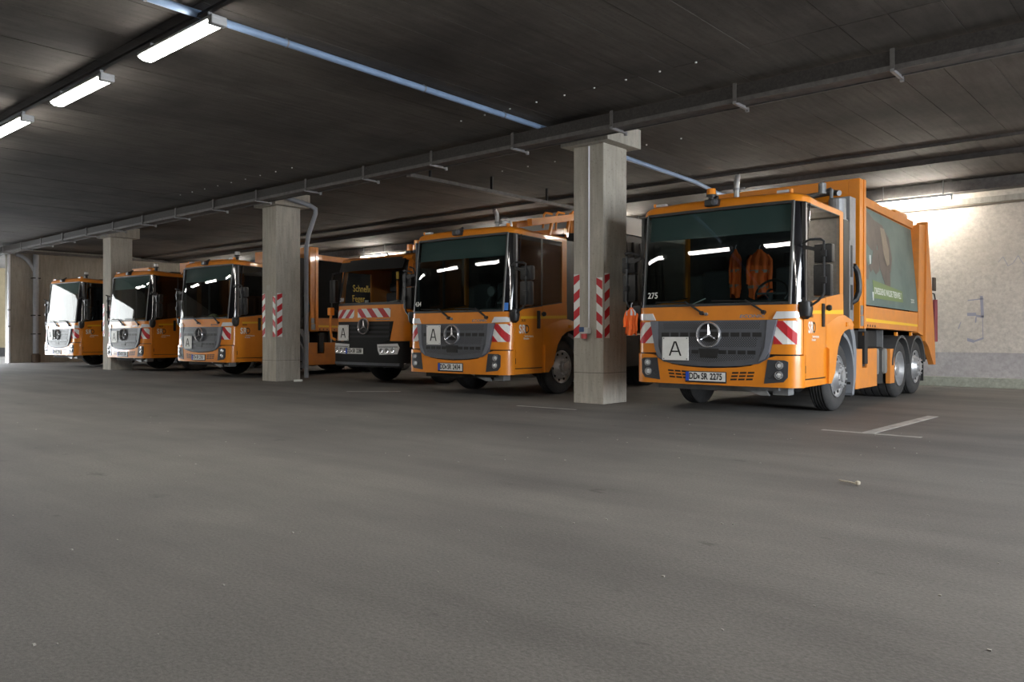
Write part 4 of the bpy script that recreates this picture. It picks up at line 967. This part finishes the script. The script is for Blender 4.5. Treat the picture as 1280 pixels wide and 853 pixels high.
TA = refuse_truck(-5.341, 10.361, 1.52, 'orange refuse truck nearest the camera with number 275 and a green animal advert', dict(key='a', plate=('DD', 'SR', '2275'), a=(-.515, .925, .42, .335), number=('275', -.955), chev=1.19, split=False))
TB = refuse_truck(-10.43, 10.318, 2.25, 'orange truck with gantry rails on its roof, left of the socket column', dict(key='b', plate=('DD', 'SR', '2434'), a=(-.47, 1.12, .36, .36), chev=1.247, crane=True, vents=False, number=('434', -1.0)))
TC = refuse_truck(-19.85, 10.35, 4.0, 'orange refuse truck with a black advert body, half behind the middle column', dict(key='c', plate=('DD', 'SR', '2761'), a=(-.52, .92, .36, .34), chev=1.19, ad='black', bx=.74))
TD = refuse_truck(-25.0, 10.58, 4.0, 'orange truck between the farthest column and the truck with the black advert', dict(key='d', plate=('DD', 'SR', '2260'), a=(-.55, 1.06, .36, .36), chev=1.247, bx=.74))
TE = refuse_truck(-30.0, 10.45, 4.0, 'orange truck farthest from the camera, by the left end wall', dict(key='e', plate=('DD', 'SR', '2258'), a=(-.52, 1.12, .36, .36), chev=1.247, bx=.74))
for t_, z_ in ((TB, 1.62),):
    part(t_, 'blue_sticker', lambda b: b.patch([(1.12, 1.55), (1.18, 1.55), (1.18, 1.68), (1.12, 1.68)], F(.004), .03, .002), mat('sticker_blue', (.03, .17, .55), .4), label='blue and white sticker')
    def fan(b):
        b.tube([(.28, .5, 1.6), (.28, .5, 1.72), (.40, .5, 1.86)], .012, 6)
        b.lathe([(.42, .001), (.42, .09), (.46, .10), (.48, .05)], 'y', (.45, 0, 1.92), 14)
    part(t_, 'dash_fan', fan, GREYP, True, label='small fan on the dashboard')

# ------------------------------------------------------------------ the black-bumpered truck between the middle column and the gantry truck
def plan2(x):
    a = min(abs(x), 1.2); y = .0 + .06 * a * a; e = a - 1.0
    if e > 0: y += .2 - sqrt(max(0, .04 - e * e))
    return y
def tilt2(z): return lerp(z, [(.9, .0), (1.78, .05), (2.7, .22), (2.95, .34)])
def G(pr): return lambda u, v, d=0.: (u, plan2(u) + tilt2(v) - pr + d, v)
SBLK = mat('matt_black', (.010, .010, .011), .65, spec=.25)
def cab2(t):
    XS = [-1.2, -1.195, -1.17, -1.13, -1.07, -1.0, -.7, -.35, 0, .35, .7, 1.0, 1.07, 1.13, 1.17, 1.195, 1.2]
    def sk(b, x0, x1, z0, z1, pr, nz=2):
        xs = [x0] + [x for x in XS if x0 + .003 < x < x1 - .003] + [x1]
        fn = G(pr); fr = [[fn(x, z0 + (z1 - z0) * k / nz) for x in xs] for k in range(nz + 1)]
        bk = [[(p[0] * .98, p[1] + .03, p[2]) for p in r] for r in fr]
        b.grid(fr); b.grid(bk); b.grid([fr[0], bk[0]]); b.grid([fr[-1], bk[-1]])
        b.grid([[r[0] for r in fr], [r[0] for r in bk]]); b.grid([[r[-1] for r in fr], [r[-1] for r in bk]])
    bm_ = part(t, 'bumper', lambda b: (sk(b, -1.2, 1.2, .50, .97, .05, 3), sk(b, -1.15, 1.15, .40, .5, .02, 1)), SBLK, True)
    part(bm_, 'lower_lip', lambda b: b.patch([(-1.1, .44), (1.1, .44), (1.1, .50), (-1.1, .50)], G(.06), .1, .03), GREYP, label='grey strip under the bumper')
    fpn = part(t, 'front_panel', lambda b: (sk(b, -1.2, 1.2, 1.42, 1.79, 0, 2), b.patch([(.80, .985), (1.2, .985), (1.2, 1.42), (.86, 1.42)], G(0), .06, .03), b.patch([(-1.2, .985), (-1.0, .985), (-1.03, 1.42), (-1.2, 1.42)], G(0), .06, .03)), ORANGE, True)
    gr = part(t, 'grille', lambda b: b.patch([(-1.02, 1.42), (-.96, 1.0), (-.6, .965), (.6, .965), (.80, 1.0), (.88, 1.42)], G(.01), .1, .03), SBLK, True)
    for z in (1.06, 1.16, 1.26, 1.35): part(gr, 'grille_bar', lambda b: b.patch([(-.95, z), (.80, z), (.81, z + .045), (-.96, z + .045)], G(.03), .15, .03), mat('soft_black', (.016, .016, .018), .55, spec=.3))
    star(gr, 1.31, plan2(0) + tilt2(1.3) - .06, .185, 's')
    fn = lambda pr: G(.004 + pr)
    chevron(t, -1.14, -.42, 1.50, 1.70, fn, 1.0, 's1', per=.30); chevron(t, -.28, .78, 1.51, 1.71, fn, -1.0, 's2', per=.36)
    part(t, 'model_badge', lambda b: b.patch([(.35, 1.455), (.78, 1.455), (.78, 1.475), (.35, 1.475)], G(.006), .3, .006), CHROME)
    part(t, 'windscreen', lambda b: b.patch([(-1.08, 1.84), (1.08, 1.84), (1.04, 2.62), (-1.04, 2.62)], G(.0), .1, .006, .3), CLEARGL, True)
    part(t, 'windscreen_surround', lambda b: (sk(b, -1.2, 1.12, 1.79, 1.85, .005, 1), sk(b, -1.12, 1.12, 2.60, 2.86, .0, 1), *[b.patch([(s * 1.06, 1.8), (s * 1.13, 1.8), (s * 1.09, 2.65), (s * 1.02, 2.65)], G(.004), .03, .02, .4) for s in (-1, 1)]), BLACK, True)
    part(t, 'sun_visor', lambda b: b.patch([(-1.08, 2.58), (1.08, 2.58), (1.1, 2.80), (-1.1, 2.80)], G(.13), .2, .015), mat('visor_black', (.012, .012, .012), .35), True)
    for s in (-1, 1):
        part(t, 'front_pillar', lambda b: b.patch([(s * 1.13, 1.79), (s * 1.2, 1.79), (s * 1.2, 2.86), (s * 1.09, 2.86)], G(.0), .03, .03, .3), ORANGE, True)
        part(t, 'door', lambda b: b.prism([(.30, .85), (1.25, .85), (1.25, 1.80), (.26, 1.62)], 'x', s * 1.16, s * 1.2), ORANGE)
        part(t, 'side_window', lambda b: b.prism([(.36, 1.70), (1.2, 1.85), (1.2, 2.60), (.46, 2.60)], 'x', s * 1.18, s * 1.19), CLEARGL)
        part(t, 'door_frame', lambda b: (b.prism([(.26, 1.62), (.36, 1.68), (.47, 2.68), (.36, 2.70)], 'x', s * 1.16, s * 1.2), b.prism([(1.2, 1.8), (1.9, 1.8), (1.9, 2.8), (1.2, 2.7)], 'x', s * 1.16, s * 1.2), b.prism([(.44, 2.6), (1.25, 2.6), (1.25, 2.72), (.4, 2.72)], 'x', s * 1.16, s * 1.2), b.prism([(1.25, .95), (1.9, .95), (1.9, 1.82), (1.25, 1.82)], 'x', s * 1.16, s * 1.2)), ORANGE)
        part(t, 'door_stripe', lambda b: b.prism([(.3, 1.28), (1.25, 1.30), (1.25, 1.36), (.3, 1.34)], 'x', s * 1.18, s * 1.202), YEL)
        hl = part(t, 'headlamp', lambda b: b.patch([(s * q[0], q[1]) for q in [(.48, .91), (1.06, .93), (1.1, .84), (1.06, .70), (.55, .68), (.50, .78)]], G(.06), .06, .02), LENS, True, label='clear headlamp cluster')
        for x, z, r in ((.62, .77, .055), (.78, .77, .06), (.95, .78, .06)):
            y = plan2(x) - .065
            part(hl, 'lamp_ring', lambda b: b.lathe([(y + .02, r), (y - .012, r), (y - .004, r * .7), (y + .0, .001)], 'y', (s * x, 0, z), 16), CHROME, True)
        part(hl, 'lamp_bar', lambda b: b.patch([(s * .52, .845), (s * 1.07, .85), (s * 1.07, .865), (s * .52, .86)], G(.066), .1, .01), BLACK)
        ma = part(t, 'mirror_arm', lambda b: (b.tube([(s * 1.18, .28, 2.6), (s * 1.38, .2, 2.56), (s * 1.42, .2, 2.45), (s * 1.42, .2, 1.75), (s * 1.3, .25, 1.68), (s * 1.18, .3, 1.68)], .018, 8)), BLACK, True)
        part(ma, 'main_mirror', lambda b: b.box(min(s * 1.3, s * 1.52), max(s * 1.3, s * 1.52), .2, .32, 1.88, 2.42, bev=.03), BLACK, True)
        wheel(t, s, 1.55, .5, 's', xo=1.16)
        part(t, 'wheel_arch', lambda b: arc_band(b, s, 1.55, .5, .57, .62, .8, 1.2, radians(0), radians(180)), BLACK, True)
    part(t, 'side_indicator', lambda b: b.box(-1.36, -1.24, .02, .14, 1.58, 1.76, bev=.02), mat('indicator_orange', (.9, .3, .03), .4), label='orange indicator on its stalk')
    part(t, 'indicator_stalk', lambda b: b.tube([(-1.30, .08, 1.6), (-1.30, .06, 1.3), (-1.25, .06, 1.05), (-1.15, .1, 1.0)], .03, 8), ORANGE, True)
    rf = part(t, 'roof', lambda b: b.prism([(.32, 2.80), (.36, 2.88), (.6, 2.95), (1.9, 2.95), (1.92, 2.72), (.4, 2.72)], 'x', -1.2, 1.2), ORANGE)
    for x, h in ((.85, .16), (1.08, .24)):
        bc = part(rf, 'roof_beacon', lambda b: b.lathe([(2.94, .10), (2.99, .10), (3.0, .085)], 'z', (x, .6, 0), 14), BLACK, True)
        part(rf, 'beacon_lens', lambda b: b.lathe([(3.0, .085), (2.98 + h, .08), (3.0 + h, .001)], 'z', (x, .6, 0), 14), AMBER, True)
    plate(t, ('DD', 'SR', '2288'), -.28, .755, lambda x: plan2(x) - .05, 's')
    sign_a(t, -.74, 1.165, plan2(-.8) + tilt2(1.1) - .045, .37, .36, 's')
    part(t, 'cab_lining', lambda b: (b.box(-1.15, 1.15, 1.86, 1.92, .9, 2.75), b.box(-1.15, 1.15, .35, 1.9, .9, 1.05), b.box(-1.15, 1.15, 1.2, 1.86, 1.05, 1.3)), CABIN)
    part(t, 'dashboard', lambda b: b.box(-1.1, 1.1, .2, .6, 1.4, 1.80, bev=.03), mat('dash_grey', (.035, .036, .04), .6))
    for x in (-.6, .55):
        st = part(t, 'seat', lambda b: b.box(x - .25, x + .25, .9, 1.4, 1.3, 1.5, bev=.05), SEAT, True)
        part(st, 'seat_back', lambda b: (b.box(x - .24, x + .24, 1.38, 1.54, 1.45, 2.15, bev=.06), b.box(x - .13, x + .13, 1.4, 1.52, 2.17, 2.38, bev=.04)), SEAT, True)
    sw = part(t, 'steering_wheel', lambda b: b.tube([(.55 + .22 * cos(a * pi / 12), .72 + .11 * sin(a * pi / 12), 1.86 + .19 * sin(a * pi / 12)) for a in range(25)], .016, 8), BLACK, True)
    part(t, 'fleet_number', lambda b: lettering(b, '288', .12, G(.008), -.95, 1.93, .95, .001), WHITE)
    part(t, 'yellow_tag', lambda b: b.box(.72, .80, .30, .31, 2.36, 2.52), YEL, label='yellow tag hanging inside the windscreen')
    part(t, 'orange_grab_bar', lambda b: b.tube([(.0, 1.0, 1.95), (.0, 1.0, 2.4)], .03, 8), ORANGE)
    part(t, 'chassis_frame', lambda b: (b.box(-.42, -.34, .4, 7.0, .6, .9), b.box(.34, .42, .4, 7.0, .6, .9), b.box(-1.0, 1.0, 1.5, 1.6, .44, .56), b.box(-1.1, 1.1, .2, .9, .55, .95)), DARK)
    part(t, 'load_body', lambda b: b.box(-1.2, 1.2, 2.2, 6.4, .95, 2.3, bev=.02), ORANGE2)
    for s in (-1, 1): wheel(t, s, 5.2, .5, 's2', xo=1.16, front=False)
TS = thing('tipper_truck', 'orange truck with a black bumper and red-white striped bonnet panels', 'truck', (-14.37, 11.29, 0), radians(2), 'orange trucks parked in the row')
cab2(TS)

# ------------------------------------------------------------------ loose things
def local(t, p):
    c, s_ = cos(t.rotation_euler.z), sin(t.rotation_euler.z)
    return (t.location.x + p[0] * c - p[1] * s_, t.location.y + p[0] * s_ + p[1] * c, p[2])
def jacket(name, label, cat, loc, rz, w, h, seed, vertical=False):
    """a jacket hung by its collar: narrow neck, sloping shoulders, deep uneven folds, ragged hem"""
    rnd = random.Random(seed)
    t = thing(name, label, cat, loc, rz)
    drift = [rnd.uniform(-.06, .06) for _ in range(12)]
    prof = [(.02, .10, .03), (-.03, .16, .045), (-.08, .30, .055), (-.15, .42, .065), (-.28, .40, .07), (-.42, .43, .08), (-.58, .41, .085), (-.75, .46, .095), (-.9, .47, .10), (-1.0, .45, .10)]
    def ring(i, grow=1., dz=0., n=36):
        z, k, d = prof[i]; out = []
        f = min(1, .25 - z * 1.3); ph = seed + i * .22
        for q in range(n + 1):
            a = 2 * pi * q / n
            wob = 1 + .10 * f * sin(4 * a + ph) + .07 * f * sin(9 * a + 2 * ph)
            hem = .05 * h * sin(3 * a + seed) if i == len(prof) - 1 else 0
            out.append(((k * w * cos(a) * wob + drift[i] * w * f) * grow, d * w * 1.6 * sin(a) * (1 + .5 * f * sin(7 * a + ph * 1.7)) * grow, z * h + hem + dz))
        return out
    b = MB(); rows = [ring(i) for i in range(len(prof))]
    b.grid(rows); b.face(rows[-1][:-1]); b.face(rows[0][:-1])
    add('cloth', b.mesh('cloth', HIVIS, True), t)
    if vertical:
        for ks in ((20, 23), (27, 29), (31, 34)):
            b = MB(); b.grid([[(p[0] * 1.03, p[1] * 1.08 - .002, p[2]) for p in ring(i)[ks[0]:ks[1] + 1]] for i in range(1, 5)])
            add('reflective_band', b.mesh('reflective_band', REFL, True), t)
    else:
        for i in (5, 7):
            b = MB(); b.grid([ring(i, 1.03), ring(i, 1.03, -.045)]); add('reflective_band', b.mesh('reflective_band', REFLD, True), t)
    for s, ln in ((-1, .72), (1, .86)):
        b = MB(); b.tube([(s * .34 * w, 0, -.10 * h), (s * .47 * w, .01, -.22 * h), (s * .50 * w, -.03, -.45 * h), (s * .46 * w, -.03, -.6 * h), (s * .5 * w, -.02, -ln * h)], [.06 * w, .10 * w, .085 * w, .10 * w, .075 * w], 10)
        add('sleeve', b.mesh('sleeve', HIVIS, True), t)
    b = MB(); b.tube([(0, 0, -.01), (0, 0, .05), (.02, 0, .08)], .008, 6); add('hanging_loop', b.mesh('hanging_loop', REFL), t)
    return t
REFLD = mat('dim_reflective', (.30, .24, .20), .6)
jacket('work_jacket', 'orange hi-vis jacket hanging outside beside the nearest truck and the column', 'jacket', (-6.69, 10.34, 1.53), .1, .21, .40, 3, True)
jacket('work_jacket', 'orange hi-vis jacket hanging inside the nearest cab behind the steering wheel', 'jacket', local(TA, (.12, 1.34, 2.42)), .3, .34, .72, 5)
jacket('work_jacket', 'slim orange hi-vis jacket hanging inside the nearest cab, left of the wider one', 'jacket', local(TA, (-.27, 1.34, 2.45)), .2, .17, .72, 8)
def tiny(name, label, cat, fn, m, loc, rz=0.):
    b = MB(); fn(b); o = add(name, b.mesh(name, m), None, loc, rz); return tag(o, label, cat)
tiny('paper_sheet', 'white papers lying on the dashboard of the nearest truck', 'paper', lambda b: (b.box(-.13, .13, -.09, .09, 0, .012), b.obox((-.1, .05, .01), (.1, .08, .10), .15, .006)), PAPER, local(TA, (-.42, .36, 1.562)), .3)
tiny('paper_sheet', 'white open papers on the dashboard of the black-bumpered truck', 'paper', lambda b: b.obox((-.28, 0, .03), (.28, .05, .09), .24, .01), PAPER, local(TS, (.42, .42, 1.80)), .1)
tiny('paper_cup', 'small white and red cup on the dashboard of the black-bumpered truck', 'cup', lambda b: b.lathe([(0, .001), (0, .035), (.12, .045), (.12, .038), (.02, .03)], 'z', (0, 0, 0), 14), PAPER, local(TS, (-.42, .42, 1.801)))
tiny('cleaning_cloth', 'yellowish cloth on the dashboard of the truck with the black advert', 'cloth', lambda b: b.lathe([(0, .14), (.05, .13), (.10, .08), (.12, .001)], 'z', (0, 0, 0), 10), mat('cream_cloth', (.5, .42, .22), .9), local(TC, (-.1, .34, 1.562)))
tiny('litter_scrap', 'crumpled white scrap on the floor at the foot of the middle column', 'litter', lambda b: b.obox((-.1, 0, .03), (.14, .03, .04), .06, .05), PAPER, (-16.35, 10.85, .001))
tiny('dry_twig', 'pale dry twig with a knob lying on the open floor', 'twig', lambda b: (b.tube([(-.09, 0, .012), (.0, .01, .012), (.09, 0, .014)], .006, 6), b.lathe([(-.02, .001), (-.01, .018), (.01, .018), (.02, .001)], 'z', (.10, 0, .022), 8)), mat('twig_pale', (.45, .40, .32), .9), (-2.09, 6.21, 0), -.5)
rl = random.Random(11)
crumbs = MB()
for k in range(90):
    d = 3 + 9 * rl.random(); a = radians(41.4 + rl.uniform(-32, 32)); x, y, r = -sin(a) * d, cos(a) * d, rl.uniform(.003, .007)
    crumbs.box(x - r, x + r, y - r * .7, y + r * .7, 0, r * .8)
o = add('floor_grit', crumbs.mesh('floor_grit', mat('grit', (.42, .40, .36), .9)), None)
o['kind'] = 'stuff'; o['label'] = 'pale grit and crumbs scattered on the asphalt'; o['category'] = 'grit'
